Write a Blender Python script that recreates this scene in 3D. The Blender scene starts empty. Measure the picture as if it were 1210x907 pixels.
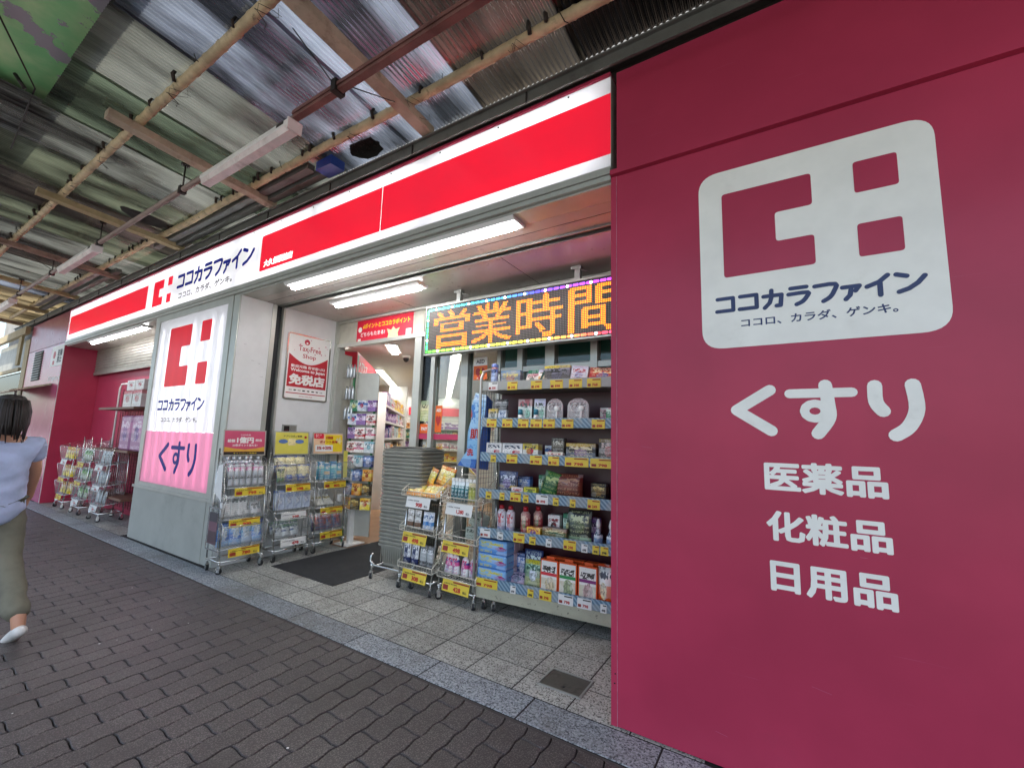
import bpy, math, random, bmesh
import numpy as np
from mathutils import Vector, Matrix
from mathutils.noise import noise as pnoise
random.seed(7)
R = math.radians
S = bpy.context.scene
COL = S.collection

# ------------------------------------------------------------------ camera, sky, sun, exposure
CAMH, FPX = 1.2428, 508.4
_a, _b, _c = -0.562025, 0.1282806, 0.0295493
FWD = Vector((math.sin(_a)*math.cos(_b), math.cos(_a)*math.cos(_b), math.sin(_b)))
_r0 = Vector((math.cos(_a), -math.sin(_a), 0)); _u0 = _r0.cross(FWD)
RT = _r0*math.cos(_c) + _u0*math.sin(_c); UP = -_r0*math.sin(_c) + _u0*math.cos(_c)
cam = bpy.data.objects.new('camera', bpy.data.cameras.new('camera'))
COL.objects.link(cam)
cam.matrix_world = Matrix(((RT.x, UP.x, -FWD.x, 0), (RT.y, UP.y, -FWD.y, 0), (RT.z, UP.z, -FWD.z, CAMH), (0, 0, 0, 1)))
cam.data.sensor_width = 36; cam.data.lens = 36*FPX/1210
cam.data.clip_start = .02; cam.data.clip_end = 2000
S.camera = cam
def pix(p):
    v = Vector(p) - Vector((0, 0, CAMH)); z = v.dot(FWD)
    if z < .05: return None
    return (605 + FPX*v.dot(RT)/z, 453.5 - FPX*v.dot(UP)/z, z)

world = bpy.data.worlds.new("World"); S.world = world; world.use_nodes = True
wn = world.node_tree.nodes; bg = wn['Background']
sky = wn.new('ShaderNodeTexSky'); sky.sky_type = 'NISHITA'; sky.sun_disc = False
SUN_EL, SUN_AZ = 63, 140          # azimuth from +Y towards +X
sky.sun_elevation = R(SUN_EL); sky.sun_rotation = R(SUN_AZ)
sky.air_density = 1.0; sky.dust_density = 2.5
world.node_tree.links.new(sky.outputs[0], bg.inputs[0]); bg.inputs[1].default_value = 0.15
sun = bpy.data.objects.new('sun', bpy.data.lights.new('sun', 'SUN')); COL.objects.link(sun)
sun.data.energy = 3.0; sun.data.angle = R(.5); sun.data.color = (1, .95, .87)
_s = Vector((math.sin(R(SUN_AZ))*math.cos(R(SUN_EL)), math.cos(R(SUN_AZ))*math.cos(R(SUN_EL)), math.sin(R(SUN_EL))))
sun.rotation_euler = _s.to_track_quat('Z', 'Y').to_euler()
S.view_settings.view_transform = 'Standard'; S.view_settings.look = 'None'
S.view_settings.gamma = 1; S.view_settings.exposure = 1.4
S.render.engine = 'CYCLES'
S.cycles.max_bounces = 6; S.cycles.diffuse_bounces = 4; S.cycles.glossy_bounces = 3
S.cycles.transmission_bounces = 4; S.cycles.transparent_max_bounces = 8
S.cycles.caustics_reflective = False; S.cycles.caustics_refractive = False
S.cycles.sample_clamp_indirect = 4
S.cycles.use_denoising = True

# ------------------------------------------------------------------ materials
def hx(h):
    c = [int(h[i:i+2], 16)/255 for i in (0, 2, 4)]
    return tuple((x/12.92 if x <= .04045 else ((x+.055)/1.055)**2.4) for x in c) + (1,)
def C(c): return hx(c) if isinstance(c, str) else (tuple(c)+(1,) if len(c) == 3 else c)
class NT:
    def __init__(s, name):
        s.m = bpy.data.materials.new(name); s.m.use_nodes = True
        s.t = s.m.node_tree; s.n = s.t.nodes; s.p = s.n['Principled BSDF']; s.out = s.n['Material Output']
    def N(s, ty, **k):
        n = s.n.new('ShaderNode'+ty)
        for a, v in k.items(): setattr(n, a, v)
        return n
    def L(s, a, b): s.t.links.new(a, b)
    def math(s, op, a, b=None, c=None):
        n = s.N('Math', operation=op)
        for i, v in enumerate((a, b, c)):
            if v is None: continue
            if isinstance(v, (int, float)): n.inputs[i].default_value = v
            else: s.L(v, n.inputs[i])
        return n.outputs[0]
    def mix(s, f, a, b):
        n = s.N('Mix', data_type='RGBA')
        for i, v in ((0, f), (6, a), (7, b)):
            if isinstance(v, (int, float)): n.inputs[i].default_value = v
            elif isinstance(v, (tuple, list)): n.inputs[i].default_value = v
            else: s.L(v, n.inputs[i])
        return n.outputs[2]
    def coord(s, kind='Object', scale=(1, 1, 1)):
        tc = s.N('TexCoord'); mp = s.N('Mapping'); mp.inputs['Scale'].default_value = scale
        s.L(tc.outputs[kind], mp.inputs[0]); return mp.outputs[0]
    def noise(s, vec, scale, detail=4, rough=.6, out=0):
        n = s.N('TexNoise'); s.L(vec, n.inputs['Vector']); n.inputs['Scale'].default_value = scale
        n.inputs['Detail'].default_value = detail; n.inputs['Roughness'].default_value = rough
        return n.outputs[out]
    def step(s, v, lo, hi):
        n = s.N('MapRange'); s.L(v, n.inputs[0]); n.inputs[1].default_value = lo; n.inputs[2].default_value = hi
        n.interpolation_type = 'SMOOTHSTEP'; return n.outputs[0]
    def bump(s, h, strength, dist=.002):
        b = s.N('Bump'); b.inputs['Strength'].default_value = strength; b.inputs['Distance'].default_value = dist
        s.L(h, b.inputs['Height']); s.L(b.outputs[0], s.p.inputs['Normal']); return b
_mc = {}
def M(name, col, rough=.5, metal=0, var=.12, vs=6, dirt=None, ds=3, dlo=.5, dhi=.75, bump=0, bs=200, coat=0, emit=0, alpha=1, spec=.5):
    """plain surface with tone variation, optional dirt colour and fine relief"""
    if name in _mc: return _mc[name]
    t = NT(name); c = C(col); v = t.coord()
    cc = t.mix(t.step(t.noise(v, vs), .3, .7), tuple(x*(1-var) for x in c[:3])+(1,), tuple(min(1, x*(1+var)) for x in c[:3])+(1,))
    if dirt: cc = t.mix(t.math('MULTIPLY', t.step(t.noise(v, ds, 6, .7), dlo, dhi), .8), cc, C(dirt))
    t.L(cc, t.p.inputs['Base Color'])
    t.p.inputs['Metallic'].default_value = metal; t.p.inputs['Specular IOR Level'].default_value = spec
    rg = t.N('MapRange'); t.L(t.noise(v, vs*3), rg.inputs[0]); rg.inputs[3].default_value = max(0, rough-.08); rg.inputs[4].default_value = min(1, rough+.08)
    t.L(rg.outputs[0], t.p.inputs['Roughness'])
    t.p.inputs['Coat Weight'].default_value = coat; t.p.inputs['Coat Roughness'].default_value = .08
    if emit: t.p.inputs['Emission Color'].default_value = c; t.p.inputs['Emission Strength'].default_value = emit
    if alpha < 1: t.p.inputs['Alpha'].default_value = alpha
    if bump: t.bump(t.noise(v, bs, 3), bump)
    _mc[name] = t.m; return t.m
def emis(name, col, s):
    if name in _mc: return _mc[name]
    t = NT(name); t.p.inputs['Base Color'].default_value = C(col); t.p.inputs['Emission Color'].default_value = C(col)
    t.p.inputs['Emission Strength'].default_value = s; t.p.inputs['Roughness'].default_value = .4; _mc[name] = t.m; return t.m
def backlit(name, col, trans, em, rough=.25):
    """acrylic sign face: lets the lamps behind it through"""
    t = NT(name); c = C(col)
    tr = t.N('BsdfTranslucent'); tr.inputs[0].default_value = tuple(x*trans for x in c[:3])+(1,)
    t.p.inputs['Base Color'].default_value = c; t.p.inputs['Roughness'].default_value = rough
    t.p.inputs['Emission Color'].default_value = c; t.p.inputs['Emission Strength'].default_value = em
    mx = t.N('MixShader'); mx.inputs[0].default_value = .55
    t.L(t.p.outputs[0], mx.inputs[1]); t.L(tr.outputs[0], mx.inputs[2]); t.L(mx.outputs[0], t.out.inputs[0])
    _mc[name] = t.m; return t.m
_pr = {}
def printed(bands, text='1b1b1b', pic=None, rows=7, seed=0, rough=.35, tx=(.1, .9), amt=.5, ts=16, pc=(.5, .5, .22)):
    """printed packaging: colour bands over the height, lines of small print, one picture spot.  bands = ((z, colour), ...)"""
    key = (tuple(bands), text, pic, rows, seed, rough, tx, amt, ts, pc)
    if key in _pr: return _pr[key]
    t = NT('package_print'); tc = t.N('TexCoord'); sp = t.N('SeparateXYZ'); t.L(tc.outputs['Generated'], sp.inputs[0])
    x, y, z = sp.outputs
    cr = t.N('ValToRGB'); cr.color_ramp.interpolation = 'CONSTANT'; t.L(z, cr.inputs[0])
    e = cr.color_ramp.elements; e[0].position = 0; e[0].color = C(bands[0][1])
    e[1].position = bands[1][0] if len(bands) > 1 else .999; e[1].color = C(bands[1][1] if len(bands) > 1 else bands[0][1])
    for pz, c in bands[2:]: q = e.new(pz); q.color = C(c)
    col = cr.outputs[0]
    if pic:
        dx = t.math('SUBTRACT', x, pc[0]); dz = t.math('SUBTRACT', z, pc[1])
        d = t.math('SQRT', t.math('ADD', t.math('MULTIPLY', dx, dx), t.math('MULTIPLY', dz, dz)))
        mp = t.N('Mapping'); t.L(tc.outputs['Generated'], mp.inputs[0]); mp.inputs['Location'].default_value = (seed*3.1, 0, seed)
        nz = t.noise(mp.outputs[0], 5, 3)
        d2 = t.math('ADD', d, t.math('MULTIPLY', t.math('SUBTRACT', nz, .5), .25))
        pcx = t.mix(t.step(t.noise(mp.outputs[0], 9, 2), .45, .55), C(pic), tuple(v*.55 for v in C(pic)[:3])+(1,))
        col = t.mix(t.math('LESS_THAN', d2, pc[2]), col, pcx)
    m0 = t.N('Mapping'); t.L(tc.outputs['Generated'], m0.inputs[0]); m0.inputs['Scale'].default_value = (3.2, .5, 4.2); m0.inputs['Location'].default_value = (seed*1.9, seed, seed*2.7)
    vo = t.N('TexVoronoi'); t.L(m0.outputs[0], vo.inputs['Vector']); vo.inputs['Scale'].default_value = 1; s0 = t.N('SeparateColor'); t.L(vo.outputs['Color'], s0.inputs[0])
    ca = C(bands[len(bands)//2][1]); cb = C(bands[0][1])
    col = t.mix(t.math('MULTIPLY', t.math('GREATER_THAN', s0.outputs[0], .70), .4), col, ca)
    col = t.mix(t.math('MULTIPLY', t.math('LESS_THAN', s0.outputs[1], .2), .3), col, (1-(1-cb[0])*.5, 1-(1-cb[1])*.5, 1-(1-cb[2])*.5, 1))
    mt = t.N('Mapping'); t.L(tc.outputs['Generated'], mt.inputs[0]); mt.inputs['Scale'].default_value = (7, .01, 9); mt.inputs['Location'].default_value = (seed*3.3, 0, seed*5.1)
    big = t.math('MULTIPLY', t.math('GREATER_THAN', t.noise(mt.outputs[0], 1, 2, .5), .49), t.math('MULTIPLY', t.math('GREATER_THAN', z, .64), t.math('LESS_THAN', z, .84)))
    col = t.mix(t.math('MULTIPLY', big, t.math('MULTIPLY', t.math('GREATER_THAN', x, .12), t.math('LESS_THAN', x, .88))), col, C(text))
    mp = t.N('Mapping'); t.L(tc.outputs['Generated'], mp.inputs[0])
    mp.inputs['Scale'].default_value = (ts*1.6, .01, rows*2.6); mp.inputs['Location'].default_value = (seed*7.7, 0, seed*1.3)
    nz = t.noise(mp.outputs[0], 1, 1, .5)
    fr = t.math('FRACT', t.math('MULTIPLY', z, rows))
    line = t.math('MULTIPLY', t.math('GREATER_THAN', fr, .3), t.math('LESS_THAN', fr, .8))
    msk = t.math('MULTIPLY', t.math('MULTIPLY', t.math('GREATER_THAN', x, tx[0]), t.math('LESS_THAN', x, tx[1])), line)
    tf = t.math('MULTIPLY', t.math('MULTIPLY', t.math('GREATER_THAN', nz, 1-amt+.02), msk), .6)
    col = t.mix(tf, col, C(text))
    t.L(col, t.p.inputs['Base Color']); t.p.inputs['Roughness'].default_value = rough
    _pr[key] = t.m; return t.m

MAG = '962f56'
def magenta():
    t = NT('magenta_paint'); v = t.coord(); c = hx('b03853')
    cc = t.mix(t.step(t.noise(v, 1.2), .3, .75), tuple(x*.9 for x in c[:3])+(1,), tuple(x*1.12 for x in c[:3])+(1,))
    sc = t.coord('Object', (2, 2, 160)); s1 = t.step(t.noise(sc, 1.3, 3), .72, .76)
    cc = t.mix(t.math('MULTIPLY', s1, .16), cc, hx('c78aa0')); cc = t.mix(t.math('MULTIPLY', t.step(t.noise(v, 5, 8, .75), .55, .8), .12), cc, hx('6a3a48'))
    t.L(cc, t.p.inputs['Base Color']); t.p.inputs['Roughness'].default_value = .34
    t.p.inputs['Specular IOR Level'].default_value = .22; t.p.inputs['Coat Weight'].default_value = .06; t.p.inputs['Coat Roughness'].default_value = .1
    t.bump(t.math('ADD', t.noise(v, 420, 2), t.math('MULTIPLY', t.noise(v, 3, 2), 6)), .10, .0012)
    return t.m
m_mag = magenta()
m_white = M('white_vinyl', 'f2efe6', .4, var=.05, vs=4, dirt='c4bfb2', ds=2.5, dlo=.55, dhi=.85, bump=.12, bs=60)
m_navy = M('navy_print', '142a5c', .4); m_blue = M('blue_print', '2236a8', .4)
m_steel = M('grey_steel', 'a9aba6', .4, metal=.6, dirt='6d6a63', ds=5, dlo=.6, dhi=.9)
m_alu = M('aluminium_frame', 'b9bab2', .38, metal=.45, var=.06, dirt='8b8880', ds=4, dlo=.65, dhi=.95)
m_chrome = M('chrome_wire', 'd6d6d2', .22, metal=.95, var=.05)
m_dark = M('dark_metal', '2a2724', .6, metal=.4, dirt='4d3a2c', ds=8)
m_black = M('black_rubber', '17171a', .55)
m_wallw = M('white_wall_panel', 'd8d9d8', .42, var=.04, dirt='9c9a94', ds=2, dlo=.62, dhi=.95, bump=.05, bs=80)
m_soffit = M('soffit_board', 'c9c2ba', .3, var=.05, dirt='a39c92', ds=2.5, dlo=.6, dhi=.95)
m_ceil = M('shop_ceiling', 'c9c9c4', .6, var=.04)
m_ply = M('white_plaster', 'd2d2cc', .6, var=.04)
m_tube = emis('fluorescent_tube', 'fdfcff', 16)
m_tube_in = emis('fluorescent_tube_inside_sign', 'ffffff', 13); m_tube_lb = emis('fluorescent_tube_inside_light_box', 'ffffff', 4.2)
m_tube_shop = emis('shop_ceiling_lamp', 'fffdf8', 11)
m_lamp_off = M('unlit_lamp_plastic', 'e6e2df', .35, var=.05, dirt='98908a', ds=6, dlo=.6, dhi=.95)
m_glass = NT('window_glass')
_g = m_glass.N('BsdfGlossy'); _g.inputs['Roughness'].default_value = .02
_tp = m_glass.N('BsdfTransparent'); _tp.inputs[0].default_value = (.88, .92, .9, 1)
_mx = m_glass.N('MixShader'); _fz = m_glass.N('Fresnel'); _fz.inputs[0].default_value = 1.45
m_glass.L(_fz.outputs[0], _mx.inputs[0]); m_glass.L(_tp.outputs[0], _mx.inputs[1]); m_glass.L(_g.outputs[0], _mx.inputs[2]); m_glass.L(_mx.outputs[0], m_glass.out.inputs[0])
m_glass = m_glass.m
def clear_plastic(name, tint, a=.25):
    t = NT(name); t.p.inputs['Base Color'].default_value = C(tint); t.p.inputs['Roughness'].default_value = .12; t.p.inputs['Alpha'].default_value = a
    return t.m
m_clear = clear_plastic('clear_acrylic', 'dfe3e2', .10)
m_red = M('red_print', 'd8203c', .4, var=.03); m_card = M('yellow_card', 'd8be3a', .45, var=.05)
m_wcard = M('white_card', 'dcdcd8', .45, var=.04); m_pred = M('price_red', 'b3231c', .5); m_pblk = M('print_black', '231f1e', .5)
m_pwhite = M('print_white', 'e9e8e4', .5, var=.02); m_pyel = M('print_yellow', 'f0d22a', .5, var=.03); m_pink = M('print_pink', 'd7537a', .45, var=.04)
m_orange = M('print_orange', 'e2641c', .45, var=.04); m_darkred = M('dark_red_strip', '8e2a1c', .5)

def stone(name, a, b, c, scale=90, dirt=None):
    t = NT(name); v = t.coord(); oi = t.N('ObjectInfo')
    vo = t.N('TexVoronoi'); t.L(v, vo.inputs['Vector']); vo.inputs['Scale'].default_value = scale*2.2
    n1 = t.noise(v, scale, 6, .75)
    sp = t.N('SeparateColor'); t.L(vo.outputs['Color'], sp.inputs[0])
    cc = t.mix(t.step(n1, .38, .62), C(a), C(b)); cc = t.mix(t.step(sp.outputs[0], .72, .8), cc, C(c))
    br = t.N('HueSaturation'); t.L(cc, br.inputs['Color']); t.L(t.math('ADD', t.math('MULTIPLY', oi.outputs['Random'], .3), .85), br.inputs['Value']); cc = br.outputs[0]
    w = t.N('NewGeometry').outputs['Position']
    if dirt: cc = t.mix(t.math('MULTIPLY', t.step(t.noise(w, 2.3, 7, .7), .45, .72), .7), cc, C(dirt))
    t.L(cc, t.p.inputs['Base Color']); t.p.inputs['Roughness'].default_value = .5
    t.bump(n1, .45, .002); return t.m
m_granite = stone('granite_kerb_stone', '70767a', 'a9afb3', '474d51', 75, '5f5e58')
m_tile = stone('granite_floor_tile', '92938c', 'bbbbb3', '57564f', 75, '625e55')
m_paver = stone('interlocking_paver', '3d3836', '4a4543', '6b6562', 130, '35312e')
m_joint = M('paver_joint_sand', '262120', .95, bump=.4, bs=300)

# ------------------------------------------------------------------ geometry helpers
class G:
    def __init__(s): s.v = []; s.f = []; s.mi = []; s.m = 0; s.sm = []
    def add(s, vs, fs, smooth=False):
        o = len(s.v); s.v += [tuple(x) for x in vs]; s.f += [tuple(i+o for i in f) for f in fs]
        s.mi += [s.m]*len(fs); s.sm += [smooth]*len(fs); return s
    def box(s, x0, x1, y0, y1, z0, z1):
        s.add([(x, y, z) for x in (x0, x1) for y in (y0, y1) for z in (z0, z1)],
              [(0, 1, 3, 2), (4, 6, 7, 5), (0, 4, 5, 1), (2, 3, 7, 6), (0, 2, 6, 4), (1, 5, 7, 3)]); return s
    def cbox(s, x, y, z, w, d, h): return s.box(x-w/2, x+w/2, y-d/2, y+d/2, z, z+h)
    def obox(s, o, ax, ay, az):   # oriented box from a corner and three edge vectors
        o = Vector(o); ax, ay, az = Vector(ax), Vector(ay), Vector(az)
        s.add([o+ax*i+ay*j+az*k for i in (0, 1) for j in (0, 1) for k in (0, 1)],
              [(0, 1, 3, 2), (4, 6, 7, 5), (0, 4, 5, 1), (2, 3, 7, 6), (0, 2, 6, 4), (1, 5, 7, 3)]); return s
    def tube(s, pts, r, n=6, smooth=True):
        pts = [Vector(p) for p in pts]; rs = r if isinstance(r, (list, tuple)) else [r]*len(pts)
        ring = []; ref = None
        for i, p in enumerate(pts):
            d = (pts[min(i+1, len(pts)-1)] - pts[max(i-1, 0)]).normalized()
            if ref is None: ref = Vector((0, 0, 1)) if abs(d.z) < .9 else Vector((1, 0, 0))
            a = d.cross(ref).normalized(); b = a.cross(d).normalized(); ref = b
            ring += [p + (a*math.cos(2*math.pi*k/n) + b*math.sin(2*math.pi*k/n))*rs[i] for k in range(n)]
        fs = [(i*n+k, i*n+(k+1) % n, (i+1)*n+(k+1) % n, (i+1)*n+k) for i in range(len(pts)-1) for k in range(n)]
        fs += [tuple(range(n-1, -1, -1)), tuple((len(pts)-1)*n+k for k in range(n))]
        s.add(ring, fs, smooth); return s
    def lathe(s, prof, n=12, c=(0, 0, 0), sx=1, sy=1):
        vs = [(c[0]+r*math.cos(2*math.pi*k/n)*sx, c[1]+r*math.sin(2*math.pi*k/n)*sy, c[2]+z) for r, z in prof for k in range(n)]
        fs = [(i*n+k, i*n+(k+1) % n, (i+1)*n+(k+1) % n, (i+1)*n+k) for i in range(len(prof)-1) for k in range(n)]
        fs += [tuple(range(n-1, -1, -1)), tuple((len(prof)-1)*n+k for k in range(n))]
        s.add(vs, fs, True); return s
    def prism(s, poly, y0, y1):   # polygon in XZ extruded along Y (y0 front)
        n = len(poly); s.add([(x, y0, z) for x, z in poly] + [(x, y1, z) for x, z in poly],
              [tuple(range(n)), tuple(range(2*n-1, n-1, -1))] + [(i, n+i, n+(i+1) % n, (i+1) % n) for i in range(n)]); return s
    def mesh(s, name, mats):
        me = bpy.data.meshes.new(name); me.from_pydata(s.v, [], s.f)
        mats = mats if isinstance(mats, (list, tuple)) else [mats]
        for m in mats: me.materials.append(m)
        me.polygons.foreach_set('material_index', s.mi); me.polygons.foreach_set('use_smooth', s.sm)
        bm = bmesh.new(); bm.from_mesh(me); bmesh.ops.recalc_face_normals(bm, faces=bm.faces)
        bm.to_mesh(me); bm.free()
        me.update(); return me
def bevmesh(name, mats, g, w=.003, seg=1):
    me = g.mesh(name, mats); bm = bmesh.new(); bm.from_mesh(me)
    bmesh.ops.remove_doubles(bm, verts=bm.verts, dist=1e-5)
    bmesh.ops.bevel(bm, geom=bm.edges[:], offset=w, segments=seg, affect='EDGES', profile=.5, clamp_overlap=True)
    bm.to_mesh(me); bm.free(); return me
def put(name, me, parent=None, loc=(0, 0, 0), rz=0, rot=None, scale=None):
    o = bpy.data.objects.new(name, me); COL.objects.link(o)
    if parent: o.parent = parent
    o.location = loc; o.rotation_euler = rot if rot else (0, 0, rz)
    if scale: o.scale = scale
    return o
def ob(name, g, mats, parent=None, loc=(0, 0, 0), rz=0, rot=None): return put(name, g.mesh(name, mats), parent, loc, rz, rot)
def tag(o, label=None, cat=None, group=None, kind=None):
    if label: o['label'] = label
    if cat: o['category'] = cat
    if group: o['group'] = group
    if kind: o['kind'] = kind
    return o
def thing(name, label, cat, loc=(0, 0, 0), rz=0, group=None, rot=None):
    o = bpy.data.objects.new(name, None); COL.objects.link(o); o.location = loc; o.rotation_euler = rot if rot else (0, 0, rz)
    o.empty_display_size = .1
    return tag(o, label, cat, group)
def struct(name, g, mats, loc=(0, 0, 0)): return tag(ob(name, g, mats, None, loc), kind='structure')
def copy_tree(o, parent=None):
    c = o.copy(); COL.objects.link(c); c.parent = parent
    for ch in list(o.children): copy_tree(ch, c)
    return c

_tx = {}
def tmesh(body, bold=0.0, ext=.001):
    """text as a mesh in the XZ plane facing -Y, bbox normalised to start at 0,0; returns mesh data arrays"""
    k = (body, bold)
    if k in _tx: return _tx[k]
    cu = bpy.data.curves.new('lettering', 'FONT'); cu.body = body; cu.size = 1; cu.offset = bold; cu.resolution_u = 2; cu.fill_mode = 'FRONT'
    cu.space_line = .95
    o = bpy.data.objects.new('lettering', cu); COL.objects.link(o)
    dg = bpy.context.evaluated_depsgraph_get(); me = bpy.data.meshes.new_from_object(o.evaluated_get(dg))
    COL.objects.unlink(o); bpy.data.objects.remove(o); bpy.data.curves.remove(cu)
    v = np.array([x.co[:2] for x in me.vertices]); f = [tuple(p.vertices) for p in me.polygons]
    bpy.data.meshes.remove(me)
    mn = v.min(0); mx = v.max(0); v = v-mn
    _tx[k] = (v, f, mx-mn); return _tx[k]
def text(parent, body, mat, x0, x1, z0, z1, y, bold=0.0, name='lettering', fit=True, shear=0):
    """flat print filling the rectangle x0..x1, z0..z1 at depth y (local frame of parent, front is -Y)"""
    v, f, sz = tmesh(body)
    g = G(); H_ = sz[1]; W_ = sz[0]; n = 0 if bold < .008 else (6 if bold < .03 else 14)
    sx = (x1-x0)/(W_+2*bold); sz_ = (z1-z0)/(H_+2*bold)
    for k in range(n+1):       # heavy strokes: the glyph repeated round a small circle, each a hair further back
        dx = bold+(bold*math.cos(2*math.pi*k/n) if k < n else 0); dz = bold+(bold*math.sin(2*math.pi*k/n) if k < n else 0)
        g.add([(x0+(p[0]+dx)*sx, y+.00004*k, z0+(p[1]+dz)*sz_) for p in v], f)
    me = bpy.data.meshes.new(name); me.from_pydata(g.v, [], g.f); me.materials.append(mat)
    # keep the print facing the viewer
    if len(me.polygons) and me.polygons[0].normal.y > 0: me.flip_normals()
    return put(name, me, parent)

def arc(cx, cz, r, a0, a1, n): return [(cx+r*math.cos(R(a0+(a1-a0)*i/n)), cz+r*math.sin(R(a0+(a1-a0)*i/n))) for i in range(n+1)]
def roundpoly(pts, r, n=4):
    out = []; N = len(pts)
    for i in range(N):
        p0, p, p1 = Vector(pts[i-1]), Vector(pts[i]), Vector(pts[(i+1) % N])
        rr = r[i] if isinstance(r, (list, tuple)) else r
        a = p+(p0-p).normalized()*rr; b = p+(p1-p).normalized()*rr
        for k in range(n+1):
            t = k/n; q = a*(1-t)**2 + p*2*t*(1-t) + b*t*t; out.append((q.x, q.y))
    return out
def rrect(x0, x1, z0, z1, r, n=4): return roundpoly([(x0, z0), (x1, z0), (x1, z1), (x0, z1)], r, n)
_eps = [0]
def stroke(g, pts, w, y, smooth=0, sq=False):
    """round ended brush stroke in XZ, each segment a hair in front of the last"""
    if smooth:
        P = [Vector(p) for p in pts]; out = []
        for i in range(len(P)-1):
            p0, p1, p2, p3 = P[max(i-1, 0)], P[i], P[i+1], P[min(i+2, len(P)-1)]
            for k in range(smooth):
                t = k/smooth
                out.append(.5*((2*p1)+(p2-p0)*t+(2*p0-5*p1+4*p2-p3)*t*t+(3*p1-p0-3*p2+p3)*t**3))
        out.append(P[-1]); pts = [(q.x, q.y) for q in out]
    for i in range(len(pts)-1):
        a, b = Vector(pts[i]), Vector(pts[i+1]); ang = math.degrees(math.atan2(b.y-a.y, b.x-a.x))
        poly = arc(a.x, a.y, w/2, ang+90, ang+270, 6) + arc(b.x, b.y, w/2, ang-90, ang+90, 6)
        _eps[0] = (_eps[0]+1) % 12
        g.prism(poly, y-.00012*_eps[0], y+.0004)
GL = {
 'コ': (1, [[(.08, .86), (.88, .86), (.88, .12)], [(.04, .12), (.88, .12)]]),
 'カ': (1, [[(.06, .68), (.9, .68), (.84, .08), (.66, .08)], [(.44, .98), (.42, .55), (.34, .28), (.1, .02)]]),
 'ラ': (1, [[(.16, .94), (.86, .94)], [(.06, .62), (.9, .62), (.84, .36), (.66, .14), (.4, .02)]]),
 'フ': (1, [[(.06, .88), (.92, .88), (.86, .5), (.68, .2), (.4, .02)]]),
 'ァ': (.8, [[(.06, .62), (.9, .62), (.7, .38)], [(.48, .46), (.42, .18), (.2, -.02)]]),
 'イ': (.95, [[(.9, .98), (.55, .68), (.06, .5)], [(.58, .66), (.58, .0)]]),
 'ン': (1.1, [[(.06, .94), (.4, .8)], [(.12, .04), (.45, .16), (.75, .4), (.98, .72)]]),
 'く': (1, [[(.84, .97), (.1, .5), (.88, .03)]]),
 'す': (1.45, [[(.03, .76), (.99, .76)]]),
 'り': (1.15, [[(.12, .93), (.12, .6), (.22, .36)]]),
}
def logotype(parent, mat, x0, x1, z0, z1, y, w=.16, body='ココカラファイン'):
    """the shop's own rounded brush lettering"""
    tot = sum(GL[c][0] for c in body)+.16*(len(body)-1); ux = (x1-x0)/tot; h = z1-z0; g = G(); x = x0
    for c in body:
        cw, st = GL[c]
        for s_ in st:
            stroke(g, [(x+p[0]*cw*ux, z0+p[1]*h) for p in s_], w*h, y, 3 if len(s_) > 2 and c in 'フラ' else 0)
        x += (cw+.16)*ux
    return ob('lettering', g, mat, parent)
def kusuri(parent, mat, x0, x1, z0, z1, y, w=.17):
    W = x1-x0; h = z1-z0; g = G(); P = lambda a, b: (x0+a*W, z0+b*h)
    stroke(g, [P(.25, .88), P(.05, .5), P(.25, .1)], w*h, y)
    stroke(g, [P(.36, .8), P(.68, .8)], w*h*.82, y)
    stroke(g, [P(.55, .94), P(.56, .6), P(.56, .34), P(.5, .06)], w*h, y, 4)
    stroke(g, [(x0+.49*W+.055*W*math.cos(R(t)), z0+.47*h+.14*h*math.sin(R(t))) for t in range(0, 361, 30)], w*h*.7, y)
    stroke(g, [P(.79, .9), P(.79, .62), P(.82, .46)], w*h, y, 3)
    stroke(g, [P(.96, .9), P(.97, .5), P(.93, .2), P(.87, .05)], w*h, y, 4)
    return ob('lettering', g, mat, parent)
def emblem_marks(parent, mat, x0, x1, z0, z1, y, t=.001):
    """C-shape and two squares; box covers C and squares"""
    W, H = x1-x0, z1-z0; P = lambda a, b: (x0+a*W, z0+b*H)
    r = .05*H
    c = roundpoly([P(0, 0), P(.552, 0), P(.552, .32), P(.333, .32), P(.333, .65), P(.552, .65), P(.552, 1), P(0, 1)], r*.7)
    ob('emblem_mark', G().prism(c, y-t, y+.0003), mat, parent)
    for a, b in ((0, .34), (.67, 1)):
        ob('emblem_mark', G().prism(rrect(x0+.78*W, x0+W, z0+a*H, z0+b*H, r*.6), y-t, y+.0003), mat, parent)

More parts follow.
